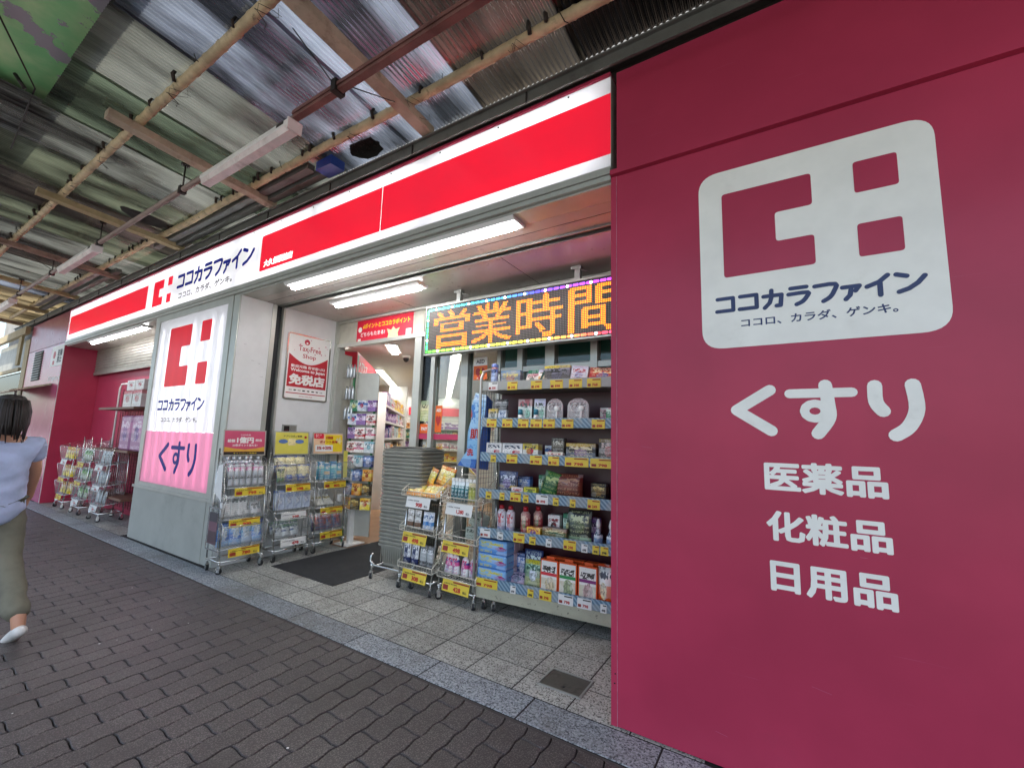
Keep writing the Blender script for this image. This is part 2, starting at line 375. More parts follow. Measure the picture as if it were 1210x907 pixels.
# ------------------------------------------------------------------ ground, paving
FY = 2.022                     # plane of the shop front
struct('ground', G().box(-90, 60, -90, 60, -.5, -.10), M('asphalt', '8a8a88', .9, bump=.4, bs=120))
pave = struct('pavement', G().box(-16, 5, -4, 1.817, -.10, -.012), m_joint)
entr = struct('entrance_floor', G().box(-16, 5, 1.817, 3.25, -.10, -.0015), m_joint)
def paver_mesh(w, l, n=8, gap=.0028, amp=.0052):
    pts = []
    fx = lambda y: amp*math.sin(4*math.pi*y/.232)      # shared by both neighbours of a long joint
    fy = lambda x: .62*amp*math.sin(2*math.pi*x/.116)
    for k in range(n): y = l*k/n; pts.append((w+fx(y)-gap, y+ (gap if k == 0 else 0)))
    for k in range(n//2): x = w-w*k*2/n; pts.append((x+(fx(l) if k == 0 else 0)-(gap if k == 0 else 0), l+fy(x)-gap))
    for k in range(n): y = l-l*k/n; pts.append((fx(y)+gap, y-(gap if k == 0 else 0)))
    for k in range(n//2): x = w*k*2/n; pts.append((x+(gap if k == 0 else 0), fy(x)+gap))
    c = (w/2, l/2); N = len(pts)
    inn = [(x+(c[0]-x)*.045, y+(c[1]-y)*.02) for x, y in pts]
    vs = [(x, y, -.012) for x, y in pts]+[(x, y, -.003) for x, y in pts]+[(x, y, 0) for x, y in inn]
    fs = [(i, (i+1) % N, N+(i+1) % N, N+i) for i in range(N)]+[(N+i, N+(i+1) % N, 2*N+(i+1) % N, 2*N+i) for i in range(N)]+[tuple(range(2*N, 3*N))]
    return vs, fs
PV, PF = paver_mesh(.116, .232)
gp = G().add(PV, PF); pm = gp.mesh('paver', m_paver)
cells = []
for ci in range(-124, 36):
    x = -1.69+.116*ci; off = 0 if ci % 2 == 0 else .116
    for r in range(0, 22):
        y = 1.722-.232*r-off+.0
        if y > 1.59-.232 or True: cells.append((x, y, .232))
    # short block against the kerb
rest = G(); near = []
for x, y, l in cells:
    yt = y+.232
    d = pix((x+.05, y+.1, 0))
    if yt > 1.73: continue
    vis = d and -30 < d[0] < 1240 and d[1] < 940
    near.append((d[2] if vis else 99+abs(x), x, y))
near.sort()
for k, (d, x, y) in enumerate(near):
    z = random.uniform(-.0012, .0012)
    if k < 285: put('paver', pm, pave, (x, y, z), rot=(random.uniform(-.004, .004), random.uniform(-.006, .006), 0))
    else: rest.add([(a+x, b+y, c+z) for a, b, c in PV], PF)
# cut blocks along the kerb
for ci in range(-124, 36):
    x = -1.69+.116*ci; y0 = 1.722 if ci % 2 == 0 else 1.838-.116*0
    y0 = (1.722 if ci % 2 == 0 else 1.606)+0
    top = 1.797; sy = 1
    if ci % 2 == 0: rest.add([(a+x, min(b+y0, top), c) for a, b, c in PV], PF)
    else:
        rest.add([(a+x, min(b+y0, top), c) for a, b, c in PV], PF)
tag(ob('paver', rest, m_paver, pave), kind='stuff')
kg = bevmesh('kerb_stone', m_granite, G().box(0, .597, 0, .188, -.09, .002), .004)
for i in range(-22, 9): put('kerb_stone', kg, entr, (-2.282+.603*i, 1.8185, random.uniform(-.001, .001)))
tgm = {}
for j, (ya, yb) in enumerate([(2.012, 2.221), (2.227, 2.521), (2.527, 2.821), (2.827, 3.121), (3.127, 3.246)]):
    tm = bevmesh('floor_tile', m_tile, G().box(0, .2925, 0, yb-ya-.002, -.001, .001), .0004)
    for i in range(-29, 7):
        X = -2.411+.3*i
        if X+.3 < -10.3 or (X+.3 > -6.5 and X < -4.75) or X > -.6: continue
        if X < -6.5 and ya > 2.6: continue
        put('floor_tile', tm, entr, (X, ya, random.uniform(-.0006, .0006)))
ob('mortar_strip', G().box(-16, 5, 1.7985, 1.8165, -.011, -.0035), M('mortar_grey', '4b4745', .9, bump=.4, bs=150), pave)
gr = thing('drain_cover', 'square dark steel access cover set in the tiles beside the magenta wall', 'drain cover', (-1.01, 2.21, .002))
ob('frame', G().box(-.12, .12, -.092, -.082, 0, .006).box(-.12, .12, .082, .092, 0, .006).box(-.12, -.11, -.082, .082, 0, .006).box(.11, .12, -.082, .082, 0, .006), m_steel, gr)
ob('plate', G().box(-.108, .108, -.08, .08, 0, .0035), M('worn_steel', '6c6a62', .42, metal=.7, dirt='3a3833', ds=9, bump=.2, bs=150), gr)
ob('finger_hole', G().lathe([(.007, 0), (.007, .0045)], 10, (.01, -.045, 0)), m_black, gr)

mat_ = thing('door_mat', 'black ribbed rubber door mat lying at the shop entrance', 'mat', (-4.1, 2.41, .002))
ob('mat_body', G().box(0, .89, 0, 1.3, 0, .006), M('mat_pile', '2c2d2e', .95, bump=.6, bs=260, dirt='3b3a38', ds=4), mat_)
ob('mat_edge', G().box(-.012, 0, -.012, 1.3, 0, .0045).box(.89, .902, -.012, 1.3, 0, .0045).box(0, .89, -.012, 0, 0, .0045), m_black, mat_)
gl = G()
for k in range(16):
    x = random.uniform(-5, -.6); y = random.uniform(.35, 1.75); s_ = random.uniform(.002, .005)
    gl.obox((x, y, .001), (s_*1.6, s_, 0), (-s_, s_*1.3, 0), (0, 0, .0015))
tag(ob('litter', gl, m_pwhite), 'tiny white scraps of litter scattered over the dark pavers', 'litter', kind='stuff')

# ------------------------------------------------------------------ right magenta wall with the sign writing
wl = thing('magenta_wall', 'glossy magenta metal wall panel right of the entrance with white emblem and lettering', 'wall', (0, 0, 0))
put('wall_panel', G().box(-.672, 3.2, FY, 3.3, .006, 2.606).mesh('wall_panel', m_mag), wl)
ob('corner_trim', G().box(-.700, -.6725, FY-.004, 3.3, .006, 2.606), m_mag, wl)
ob('trim_seam', G().box(-.6727, -.6712, FY-.003, FY+.001, .006, 2.606), M('chipped_edge', 'b98b9c', .5, var=.3, vs=30), wl)
ob('wall_panel', G().box(-.672, 3.2, FY+.004, 3.3, 2.652, 3.205), m_mag, wl)
ob('moulding', G().prism([(0, 0), (0, 0)], 0, 0) if False else G().add([(x, y, z) for x in (-.70, 3.2) for y, z in ((FY+.01, 2.606), (FY-.022, 2.612), (FY-.022, 2.638), (FY+.01, 2.655))],
   [(0, 1, 2, 3), (7, 6, 5, 4), (0, 4, 5, 1), (1, 5, 6, 2), (2, 6, 7, 3), (3, 7, 4, 0)]), m_mag, wl)
ob('screw', G().lathe([(.004, 0), (.003, .003)], 8, (-.68, FY-.006, .22)).lathe([(.004, 0), (.003, .003)], 8, (-.683, FY-.006, .18)), m_dark, wl)
sg = G()
for k in range(7):
    x = random.uniform(-.6, 1.2); z = random.uniform(.1, 2.5); l = random.uniform(.01, .06); a = random.uniform(-.6, .3); sg.obox((x, FY-.0006, z), (l*math.cos(a), 0, l*math.sin(a)), (0, .0005, 0), (0, 0, .0008))
tag(ob('scratch', sg, M('scratch_line', 'b0647c', .6), wl), kind='stuff')
Yp = FY-.0012
ob('emblem_plate', G().prism(rrect(-.283, .517, 1.659, 2.472, .085, 8), Yp, FY+.001), m_white, wl)
emblem_marks(wl, m_mag, -.188, .409, 1.972, 2.36, Yp-.0004)
logotype(wl, m_navy, -.224, .456, 1.814, 1.888, Yp-.0004, .22)
text(wl, 'ココロ、カラダ、ゲンキ。', m_navy, -.130, .376, 1.743, 1.781, Yp-.0006, .024)
kusuri(wl, m_white, -.19, .42, 1.287, 1.497, Yp, .205)
for tx_, xa, xb, za, zb in (('医薬品', -.070, .308, 1.072, 1.188), ('化粧品', -.070, .308, .884, .998), ('日用品', -.064, .310, .696, .812)):
    text(wl, tx_, m_white, xa, xb, za, zb, Yp, .034)

# ------------------------------------------------------------------ fascia sign
fa = thing('fascia_sign', 'long backlit white fascia sign with red bands and katakana shop name above the entrance', 'sign', (0, 0, 0))
m_face = backlit('backlit_white_acrylic', 'e6e6ea', .85, .07)
m_fred = backlit('backlit_red_film', 'de2a46', .9, .42)
m_fblue = backlit('backlit_blue_film', '1f2c96', .8, .15)
segs = [(-.702, -2.470), (-2.474, -4.200), (-4.204, -6.745), (-6.749, -10.2)]
for i, (a, b) in enumerate(segs):
    ob('sign_face', G().box(b, a, FY, FY+.004, 2.672, 3.195), m_face, fa)
for (a, b, z0, z1, rl) in ((-.702, -2.468, 2.746, 3.098, 0), (-2.476, -4.143, 2.746, 3.098, .02), (-6.86, -10.12, 2.765, 3.075, .03)):
    pl = roundpoly([(b, z0), (a, z0), (a, z1), (b, z1)], [rl+.001, .001, .001, rl+.001], 4)
    ob('red_band', G().prism(pl, FY-.0012, FY-.0002), m_fred, fa)
emblem_marks(fa, m_fred, -6.655, -6.12, 2.752, 3.073, FY-.0014)
logotype(fa, m_fblue, -5.97, -4.28, 2.878, 3.05, FY-.001, .21)
text(fa, 'ココロ、カラダ、ゲンキ。', m_pblk, -5.90, -4.66, 2.745, 2.825, FY-.001, .04)
text(fa, '大久保駅前店', emis('backlit_white_letters', 'ffffff', .6), -4.07, -3.60, 2.775, 2.845, FY-.0022, .05)
ob('sign_box', G().box(-10.2, -.702, FY+.165, FY+.175, 2.672, 3.195).box(-10.2, -.702, FY+.006, FY+.165, 3.19, 3.20).box(-10.2, -.702, FY+.006, FY+.165, 2.662, 2.671), m_pwhite, fa)
ob('top_trim', G().box(-10.2, -.702, FY-.012, FY+.17, 3.197, 3.214), m_mag, fa)
for k in range(20): ob('screw', G().lathe([(.006, 0), (.005, .003)], 8, (0, 0, 0)), m_dark, fa, (-.95-.48*k, FY-.001, 3.178), rot=(R(90), 0, 0))
ob('edge_strip', G().box(-.7018, -.7002, FY-.005, FY+.17, 2.66, 3.197), m_alu, fa)
ob('lower_rail', G().box(-10.2, -.703, FY-.014, FY+.17, 2.628, 2.668).box(-10.2, -.703, FY-.004, FY+.17, 2.598, 2.626).box(-10.2, -.703, FY+.02, FY+.17, 2.584, 2.597), m_alu, fa)
x = -.80
while x > -10.1:     # tubes inside the fascia with gaps between their ends
    for z in (2.765, 3.12): ob('inner_tube', G().tube([(x, FY+.07, z), (x-1.16, FY+.07, z)], .013, 6), m_tube_in, fa)
    x -= 1.30

# ------------------------------------------------------------------ light box on its concrete base
bb = thing('concrete_plinth', 'low grey concrete plinth carrying the tall light box sign', 'plinth', (0, 0, 0))
m_conc = M('painted_concrete', 'a6a8a0', .55, var=.06, vs=3, dirt='7f8078', ds=2.2, dlo=.5, dhi=.85, bump=.2, bs=40)
ob('plinth_body', G().box(-6.50, -4.70, FY+.02, 3.0, .0, .575).box(-4.699, -4.482, FY+.024, 3.0, 0, .573), m_conc, bb)
lb = thing('light_box_sign', 'tall backlit sign box with red emblem above a pink field, left of the entrance', 'sign', (0, 0, 0))
YL = FY+.012
ob('sign_face', G().box(-6.36, -4.70, YL+.012, YL+.016, 1.221, 2.53), backlit('light_box_white_acrylic', 'e4e4e8', .85, .13), lb)
ob('pink_face', G().box(-6.36, -4.70, YL+.012, YL+.016, .645, 1.220), backlit('backlit_pink_film', 'dd9fbb', .7, .3), lb)
ob('sign_frame', G().box(-6.47, -6.361, YL, FY+.2, .58, 2.60).box(-4.699, -4.60, YL, FY+.2, .58, 2.60).box(-6.361, -4.699, YL+.001, FY+.2, 2.531, 2.598).box(-6.361, -4.699, YL+.001, FY+.2, .582, .644)
   .box(-4.598, -4.482, YL+.006, FY+.2, .578, 2.584).box(-6.49, -4.48, YL-.014, YL-.001, .572, .60), m_alu, lb)
ob('sign_back', G().box(-6.361, -4.699, FY+.19, FY+.2, .645, 2.53), m_pwhite, lb)
m_lred = backlit('lightbox_red_film', 'dc2038', .95, .25)
emblem_marks(lb, m_lred, -6.04, -5.03, 1.725, 2.412, YL+.011)
logotype(lb, m_fblue, -6.13, -5.00, 1.455, 1.575, YL+.0112, .2)
text(lb, 'ココロ、カラダ、ゲンキ。', m_pblk, -6.0, -5.11, 1.322, 1.378, YL+.011, .035)
kusuri(lb, m_fblue, -5.95, -5.02, .78, 1.12, YL+.011, .15)
for k in range(8):
    x = -6.25+.205*k
    for z0, z1 in ((.68, 1.80), (1.84, 2.42)): ob('inner_tube', G().tube([(x, FY+.058, z0), (x, FY+.058, z1)], .013, 6), m_tube_lb, lb)

# ------------------------------------------------------------------ entrance recess: left return wall, soffit, shutter slot
rw = thing('recess_wall', 'white panelled return wall on the left side of the entrance recess', 'wall', (0, 0, 0))
ob('wall_panel', G().box(-4.60, -4.476, FY+.03, 2.405, .0, 2.582), m_wallw, rw)
ob('edge_strip', G().box(-4.475, -4.470, 2.36, 2.405, 0, 2.58), m_alu, rw)
ob('shutter_groove', G().box(-4.60, -4.52, 2.406, 2.478, 0, 2.582), m_black, rw)
ob('groove_edge', G().box(-4.519, -4.470, 2.479, 2.50, 0, 2.58), m_alu, rw)
ob('wall_panel', G().box(-4.60, -4.476, 2.501, 3.12, 0, 2.582), m_wallw, rw)
ob('door_jamb', G().box(-4.60, -4.452, 3.121, 3.16, 0, 2.582), m_alu, rw)
gs = G()
for (y, z, l) in ((2.2, 1.95, .03), (2.27, 1.93, .022), (2.12, 2.1, .02), (2.3, 1.8, .03)): gs.box(-4.4759, -4.4755, y, y+l, z, z+.0015)
ob('scratch', gs, m_dark, rw)
so = tag(ob('recess_soffit', G().box(-4.6, -.66, FY+.172, 2.42, 2.584, 2.64).box(-4.6, -.66, 2.50, 3.2, 2.578, 2.64).box(-4.6, -.66, 2.42, 2.50, 2.64, 2.7), m_soffit), kind='structure')
ob('shutter_slot', G().box(-4.475, -.703, 2.423, 2.432, 2.57, 2.60).box(-4.475, -.703, 2.488, 2.498, 2.568, 2.60), m_steel, so)
ob('rolled_shutter', G().tube([(-4.47, 2.46, 2.612), (-.703, 2.46, 2.612)], .026, 8), M('dark_slats', '4a4844', .5, metal=.5), so)
ob('panel_joint', G().box(-1.72, -1.717, 2.51, 3.15, 2.5765, 2.5785).box(-3.2, -3.197, 2.51, 3.15, 2.5765, 2.5785).box(-4.47, -.71, 2.30, 2.3025, 2.5825, 2.585), m_dark, so)
def tube_light(label, x0, x1, y0, y1, z, mat=m_tube, cat='ceiling light', name='tube_light', group=None):
    t = thing(name, label, cat, ((x0+x1)/2, (y0+y1)/2, z), 0, group); L = (x1-x0)/2; w = (y1-y0)/2
    ob('housing', G().add([(x, y, z_) for x in (-L-.03, L+.03) for y, z_ in ((-w-.02, 0), (-w, -.022), (w, -.022), (w+.02, 0))],
       [(0, 1, 2, 3), (7, 6, 5, 4), (0, 4, 5, 1), (1, 5, 6, 2), (2, 6, 7, 3), (3, 7, 4, 0)]), m_pwhite, t)
    ob('diffuser', G().add([(x, y, z_) for x in (-L, L) for y, z_ in ((-w*.42, -.023), (-w*.34, -.046), (w*.34, -.046), (w*.42, -.023))],
       [(0, 1, 2, 3), (7, 6, 5, 4), (0, 4, 5, 1), (1, 5, 6, 2), (2, 6, 7, 3), (3, 7, 4, 0)]), mat, t)
    return t
tube_light('long lit double tube light under the soffit just behind the fascia', -3.72, -1.35, 2.065, 2.185, 2.583)
tube_light('shorter lit tube light on the recess ceiling in front of the door', -3.82, -2.66, 2.60, 2.71, 2.577)

# tax-free poster in its frame (on the return wall, facing +X)
tf = thing('tax_free_poster', 'framed red and white Tax-Free Shop poster on the white return wall', 'poster', (-4.4765, 2.545, 1.60), R(90))
ob('poster_frame', G().prism(rrect(0, .525, 0, .73, .03), -.012, .0), m_chrome, tf)
ob('poster_sheet', G().prism(rrect(.018, .507, .018, .712, .015), -.0135, -.0125), m_pwhite, tf)
pts = [(.03, .14), (.495, .14)]+[(.495, .50)]+[(.495-.465*k/12, .50-.10*math.sin(math.pi*k/12)) for k in range(1, 12)]+[(.03, .50)]
ob('red_field', G().prism(pts, -.0145, -.0138), M('poster_red', 'b32430', .4, var=.04), tf)
m_prd = M('poster_red_text', 'b3263a', .45)
text(tf, 'Tax-Free', m_prd, .13, .40, .545, .605, -.0145, .012); text(tf, 'Shop', m_prd, .185, .345, .455, .515, -.0145, .012)
ob('round_mark', G().prism(arc(.225, .650, .032, 0, 350, 18), -.0146, -.0140), m_prd, tf)
ob('mark_petal', G().prism(arc(.225, .640, .012, 0, 350, 10), -.0150, -.0147), m_pwhite, tf)
text(tf, '歡迎光臨 환영합니다', m_pwhite, .06, .47, .352, .385, -.0152, .03); text(tf, 'Welcome to Japan', m_pwhite, .06, .47, .300, .345, -.0152, .04)
text(tf, '免税店', m_pwhite, .05, .475, .165, .285, -.0152, .05)
ob('red_rule', G().box(.03, .495, -.0146, -.0138, .068, .078), m_prd, tf)
text(tf, '◎ ● ◎ ■ ◆ ■ ● ◎', m_pblk, .06, .46, .098, .115, -.0146); text(tf, 'JAPAN TAX FREE', m_prd, .18, .34, .036, .048, -.0146, .02)
ob('glare_strip', G().box(.0, .001, -.0149, -.0148, .0, .001), m_pwhite, tf)
fl = G()
for k in range(14):
    a, b = random.uniform(.05, .48), random.uniform(.50, .69)
    fl.prism(arc(a, b, random.uniform(.004, .009), 0, 300, 6), -.0146, -.0139)
ob('petal_print', fl, M('poster_pink', 'c9909a', .5), tf)
io = thing('intercom_box', 'small grey key switch box low on the white return wall', 'switch box', (-4.4765, 2.58, 1.235), R(90))
ob('case', G().box(0, .155, -.018, 0, 0, .095), m_steel, io)
ob('cover', G().box(.012, .07, -.021, -.0185, .012, .082), m_dark, io); ob('cover', G().box(.085, .143, -.021, -.0185, .012, .082), M('dull_grey', '8a8780', .5), io)
text(io, 'SHUTTER', m_prd, .02, .062, .03, .04, -.0215)

# ------------------------------------------------------------------ glazed shop front
gf = thing('glass_shopfront', 'aluminium framed glass shop front with open doorway at the back of the recess', 'shop front', (0, 3.17, 0))
posts = [(-4.451, -4.405, 0), (-3.174, -3.08, 0), (-2.936, -2.887, 0), (-2.553, -2.471, 0), (-2.144, -2.107, 0), (-1.932, -1.88, 0), (-1.659, -1.573, 0), (-1.257, -1.201, 0), (-.76, -.703, 0)]
for a, b, c_ in posts: ob('mullion', G().box(a, b, -.03, .05, 0.003, 2.255 if c_ == 0 else 2.5), m_alu, gf)
ob('header', G().box(-4.451, -3.075, -.01, .04, 2.300, 2.575), M('header_panel', 'b9b7a8', .4), gf)
ob('header_rail', G().box(-4.451, -3.075, -.035, .055, 2.257, 2.299).box(-3.073, -.705, -.035, .055, 2.258, 2.30).box(-4.451, -.705, -.04, -.011, 2.545, 2.574), m_alu, gf)
ob('threshold', G().box(-4.40, -3.18, -.03, .05, .0, .006), m_alu, gf)
ob('sill_rail', G().box(-3.078, -.705, -.025, .045, .004, .10), m_alu, gf)
ob('transom', G().box(-2.105, -.762, -.02, .03, 1.825, 1.87), m_alu, gf)
pxs = [(-3.078, -2.938), (-2.885, -2.555), (-2.469, -2.146), (-2.105, -1.934), (-1.878, -1.661), (-1.571, -1.259), (-1.199, -.762)]
for a, b in pxs:
    ob('glass_pane', G().box(a, b, .006, .010, .101, 2.256), m_glass, gf)
    ob('glass_pane', G().box(a-.05, b+.05, .006, .010, 2.301, 2.54), m_glass, gf)
for a, b in ((-3.078, -2.938), (-2.885, -2.555)):
    ob('red_tape', G().box(a, b, .003, .005, 1.222, 1.276), M('red_window_tape', 'b8345a', .5, var=.05), gf)
ds = thing('door_banner', 'red point card banner with yellow lettering over the doorway', 'banner', (0, 3.158, 0))
ob('banner_sheet', G().box(-4.13, -3.235, 0, .001, 2.262, 2.545), m_red, ds)
text(ds, 'dポイントとココカラポイント', m_pyel, -4.03, -3.28, 2.445, 2.505, -.001, .04)
text(ds, 'どちらもたまる!', m_pwhite, -4.06, -3.66, 2.355, 2.405, -.001, .035)
ob('white_badge', G().prism(arc(-4.075, 2.44, .032, 0, 345, 16), -.0012, -.0002), m_pwhite, ds)
ob('white_patch', G().prism(rrect(-4.105, -4.055, 2.285, 2.335, .006), -.0012, -.0002).prism(rrect(-3.335, -3.255, 2.30, 2.375, .006), -.0012, -.0002), m_pwhite, ds)
ob('yellow_burst', G().prism([(-3.62, 2.28), (-3.44, 2.28), (-3.46, 2.345), (-3.43, 2.40), (-3.49, 2.385), (-3.53, 2.425), (-3.56, 2.385), (-3.63, 2.41), (-3.60, 2.345)], -.0012, -.0002), M('cream_print', 'ead9a4', .5, var=.15, vs=40), ds)
ae = thing('aed_sticker', 'orange and white AED sticker with heart on the glass beside the shelf', 'sticker', (0, 3.136, 0))
ob('sticker_sheet', G().box(-2.398, -2.245, 0, .002, 1.775, 1.982), m_orange, ae); ob('sticker_head', G().box(-2.398, -2.245, -.001, -.0002, 1.905, 1.982), m_pwhite, ae)
text(ae, 'AED', m_pblk, -2.37, -2.275, 1.925, 1.962, -.0015, .03)
hp = [(-2.322+.052*(math.sin(R(t))**3), 1.835+.0042*(13*math.cos(R(t))-5*math.cos(R(2*t))-2*math.cos(R(3*t))-math.cos(R(4*t)))*1.0) for t in range(0, 360, 15)]
ob('heart_print', G().prism(hp, -.0014, -.0004), M('heart_red', 'a81c24', .4), ae)
ob('bolt_print', G().prism([(-2.305, 1.885), (-2.330, 1.84), (-2.315, 1.84), (-2.335, 1.80), (-2.295, 1.848), (-2.31, 1.85)], -.0022, -.0016), m_pyel, ae)
text(ae, 'あります', m_pwhite, -2.36, -2.285, 1.782, 1.797, -.001, .04)
p2 = thing('orange_sticker', 'small orange heart sticker on the middle glass pane', 'sticker', (0, 3.172, 0))
ob('sticker_sheet', G().box(-2.872, -2.79, 0, .002, 1.29, 1.55), m_orange, p2)
ob('heart_print', G().prism([(-2.831+(a+2.322)*.6, 1.40+(b-1.83)*.9) for a, b in hp], -.0014, -.0004), M('heart_red', 'a81c24', .4), p2); text(p2, 'AED', m_pwhite, -2.86, -2.80, 1.49, 1.52, -.001, .04)
p3 = thing('payment_sticker', 'square orange PAY sticker on the narrow glass pane', 'sticker', (0, 3.172, 0))
ob('sticker_sheet', G().box(-3.07, -2.95, 0, .002, 1.28, 1.37), m_orange, p3); text(p3, 'PAY', m_pwhite, -3.05, -2.97, 1.305, 1.34, -.001, .04)
p4 = thing('window_poster', 'pale green and yellow leaflet on the narrow glass pane', 'poster', (0, 3.172, 0))
ob('leaflet', G().box(-3.075, -2.96, 0, .002, 1.40, 1.60), printed(((0, 'b9c08a'), (.5, 'd9d2a0'), (.8, '8fa07a')), '556', seed=3) if False else printed(((0, 'b9c08a'), (.5, 'd9d2a0'), (.8, '8fa07a')), '4b4b30', seed=3), p4)

# ------------------------------------------------------------------ LED message board
led = thing('led_message_board', 'long LED matrix board showing orange 営業時間 with a coloured light border', 'LED sign', (0, 2.90, 0))
LX0, LX1, LZ0, LZ1 = -2.80, -.74, 2.005, 2.445
ob('housing', G().box(LX0, LX1, .004, .085, LZ0, LZ1), M('led_case', '37302e', .5), led)
ob('bezel', G().box(LX0-.008, LX1, -.004, .09, LZ1+.0005, LZ1+.012).box(LX0-.008, LX1, -.004, .09, LZ0-.012, LZ0-.0005).box(LX0-.008, LX0-.0005, -.003, .089, LZ0, LZ1), m_alu, led)
for x in (-2.44, -1.28): ob('bracket', G().box(x-.022, x+.022, .02, .06, LZ1+.013, 2.55).box(x-.05, x+.03, .015, .065, 2.552, 2.575).tube([(x-.03, .04, 2.565), (x+.07, .045, 2.53)], .006), m_steel, led)
pitch = .0136; nx = int((LX1-LX0)/pitch); nz = int((LZ1-LZ0)/pitch)
def raster(body, x0, z0, w, h, bold):
    v, f, sz = tmesh(body); tri = []
    for dx, dz in ((0, 0), (bold, 0), (-bold, 0), (0, bold*.7)):
        u = v/sz*np.array([w, h])+np.array([x0+dx*w, z0+dz*h])
        for p in f:
            for k in range(1, len(p)-1): tri.append((u[p[0]], u[p[k]], u[p[k+1]]))
    return np.array(tri)
gx, gz = np.meshgrid(LX0+pitch*(np.arange(nx)+.5), LZ0+pitch*(np.arange(nz)+.5)); P_ = np.stack([gx.ravel(), gz.ravel()], 1)
lit = np.zeros(len(P_), bool)
for ch, x0 in (('営', -2.69), ('業', -2.255), ('時', -1.80), ('間', -1.335)):
    T = raster(ch, x0, LZ0+.045, .40, .34, .02)
    for a, b, c_ in T:
        d1 = (P_[:, 0]-b[0])*(a[1]-b[1])-(a[0]-b[0])*(P_[:, 1]-b[1]); d2 = (P_[:, 0]-c_[0])*(b[1]-c_[1])-(b[0]-c_[0])*(P_[:, 1]-c_[1]); d3 = (P_[:, 0]-a[0])*(c_[1]-a[1])-(c_[0]-a[0])*(P_[:, 1]-a[1])
        lit |= ~(((d1 < 0) | (d2 < 0) | (d3 < 0)) & ((d1 > 0) | (d2 > 0) | (d3 > 0)))
lit = lit.reshape(nz, nx)
go, gd = G(), G(); gb = {}
import colorsys
for j in range(nz):
    for i in range(nx):
        x = LX0+pitch*(i+.5); z = LZ0+pitch*(j+.5); r = pitch*.31
        edge = min(i, j, nz-1-j) < 2
        tgt = go if lit[j, i] else gd
        if edge:
            if min(i, j, nz-1-j) == 1:
                if (i+j) % 4 == 3: continue
                white = ((i+3*j) % 14 == 0)
                if j <= 1: h = (.33-.40*i/nx) % 1
                elif j >= nz-2: h = .45+.33*min(1, i/nx*1.15)
                else: h = .38
                key = 'w' if white else round(h, 2)
                tgt = gb.setdefault(key, G()); r = pitch*.85
            else: continue
        tgt.add([(x+r*math.cos(a), 0.002, z+r*math.sin(a)) for a in (0, math.pi/3, 2*math.pi/3, math.pi, 4*math.pi/3, 5*math.pi/3)], [(0, 1, 2, 3, 4, 5)])
tag(ob('lit_dots', go, emis('led_orange', 'ff7408', 3.2), led), kind='stuff')
tag(ob('unlit_dots', gd, M('led_off', '786e64', .4), led), kind='stuff')
for k, g_ in sorted(gb.items(), key=lambda q: str(q[0])):
    c_ = (1, 1, 1) if k == 'w' else colorsys.hsv_to_rgb(k, .92, 1)
    tag(ob('border_dots', g_, emis('led_border_%s' % k, c_, 4 if k == 'w' else .8), led), kind='stuff')

# ------------------------------------------------------------------ arcade canopy overhead
def roofz(y, zw): return zw-.08*(y-2.02)
cn = tag(thing('arcade_canopy', 'corrugated translucent arcade canopy on bamboo poles and timber beams over the pavement', 'canopy', (0, 0, 0)))
m_beam = M('weathered_timber', 'b3a48f', .8, var=.2, vs=5, dirt='5e4634', ds=7, dlo=.5, dhi=.75, bump=.4, bs=60)
m_beam2 = M('rust_painted_beam', '8f7668', .75, var=.2, vs=5, dirt='4f3a2e', ds=7, bump=.4, bs=60)
m_bam = M('bamboo_pole', 'c9b68f', .55, var=.25, vs=7, dirt='5b4632', ds=9, dlo=.55, dhi=.7, bump=.3, bs=50)
for i, (x, mt, ys, w) in enumerate([(-1.99, m_beam, -1.5, .085), (-3.92, m_beam, .79, .085), (-5.84, M('pale_timber', 'a3946f', .8, var=.15, dirt='7a6a4c', ds=6), .80, .09), (-7.83, m_beam2, -1.5, .07), (-9.70, M('pale_timber', 'a3946f', .8), -1.5, .09), (-11.5, M('pale_timber', 'a3946f', .8), -1.5, .09), (-13.4, m_beam2, -1.5, .09), (.6, m_beam, -1.5, .085)]):
    g = G(); n = 8
    for k in range(n):
        ya = ys+(1.985-ys)*k/n; yb = ys+(1.985-ys)*(k+1)/n
        za, zb = roofz(ya, 3.30), roofz(yb, 3.30); j = .003*math.sin(k*2.1+i)
        g.add([(x+sx*w/2+j, y, z+dz) for y, z in ((ya, za), (yb, zb)) for sx in (-1, 1) for dz in (0, .055)], [(0, 1, 3, 2), (4, 6, 7, 5), (0, 4, 5, 1), (2, 3, 7, 6), (0, 2, 6, 4), (1, 5, 7, 3)])
    ob('timber_beam', g, mt, cn)
def bamboo(y, zw, x0, x1, r, sag=.0):
    pts = []; rs = []; x = x0
    while x < x1:
        pts += [(x, y+.012*pnoise(Vector((x*.9, y, 0))), roofz(y, zw)+.010*pnoise(Vector((x*.7, y, 5))))]; rs.append(r*(1+.06*pnoise(Vector((x*3, 0, y)))))
        x += .14
        pts += [(x, pts[-1][1], pts[-1][2])]; rs.append(r*1.02); pts += [(x+.012, pts[-1][1], pts[-1][2])]; rs.append(r*1.13); pts += [(x+.024, pts[-1][1], pts[-1][2])]; rs.append(r)
        x += .03
    return G().tube(pts, rs, 8)
for y, x0, x1 in ((.965, -13.2, 2), (1.775, -13.2, 2.4)): ob('bamboo_pole', bamboo(y, 3.385, x0, x1, .030), m_bam, cn)
hk = G().tube([(0, -.03, -.012), (0, -.034, .02), (.004, -.012, .056), (.012, .03, .062)], [.008, .009, .007, .004], 5).mesh('hook', m_dark)
wr = G().tube([(0, .03, 0), (.004, .0, -.028), (0, -.03, 0), (-.01, -.035, .05)], .0022, 4).mesh('wire_tie', m_dark)
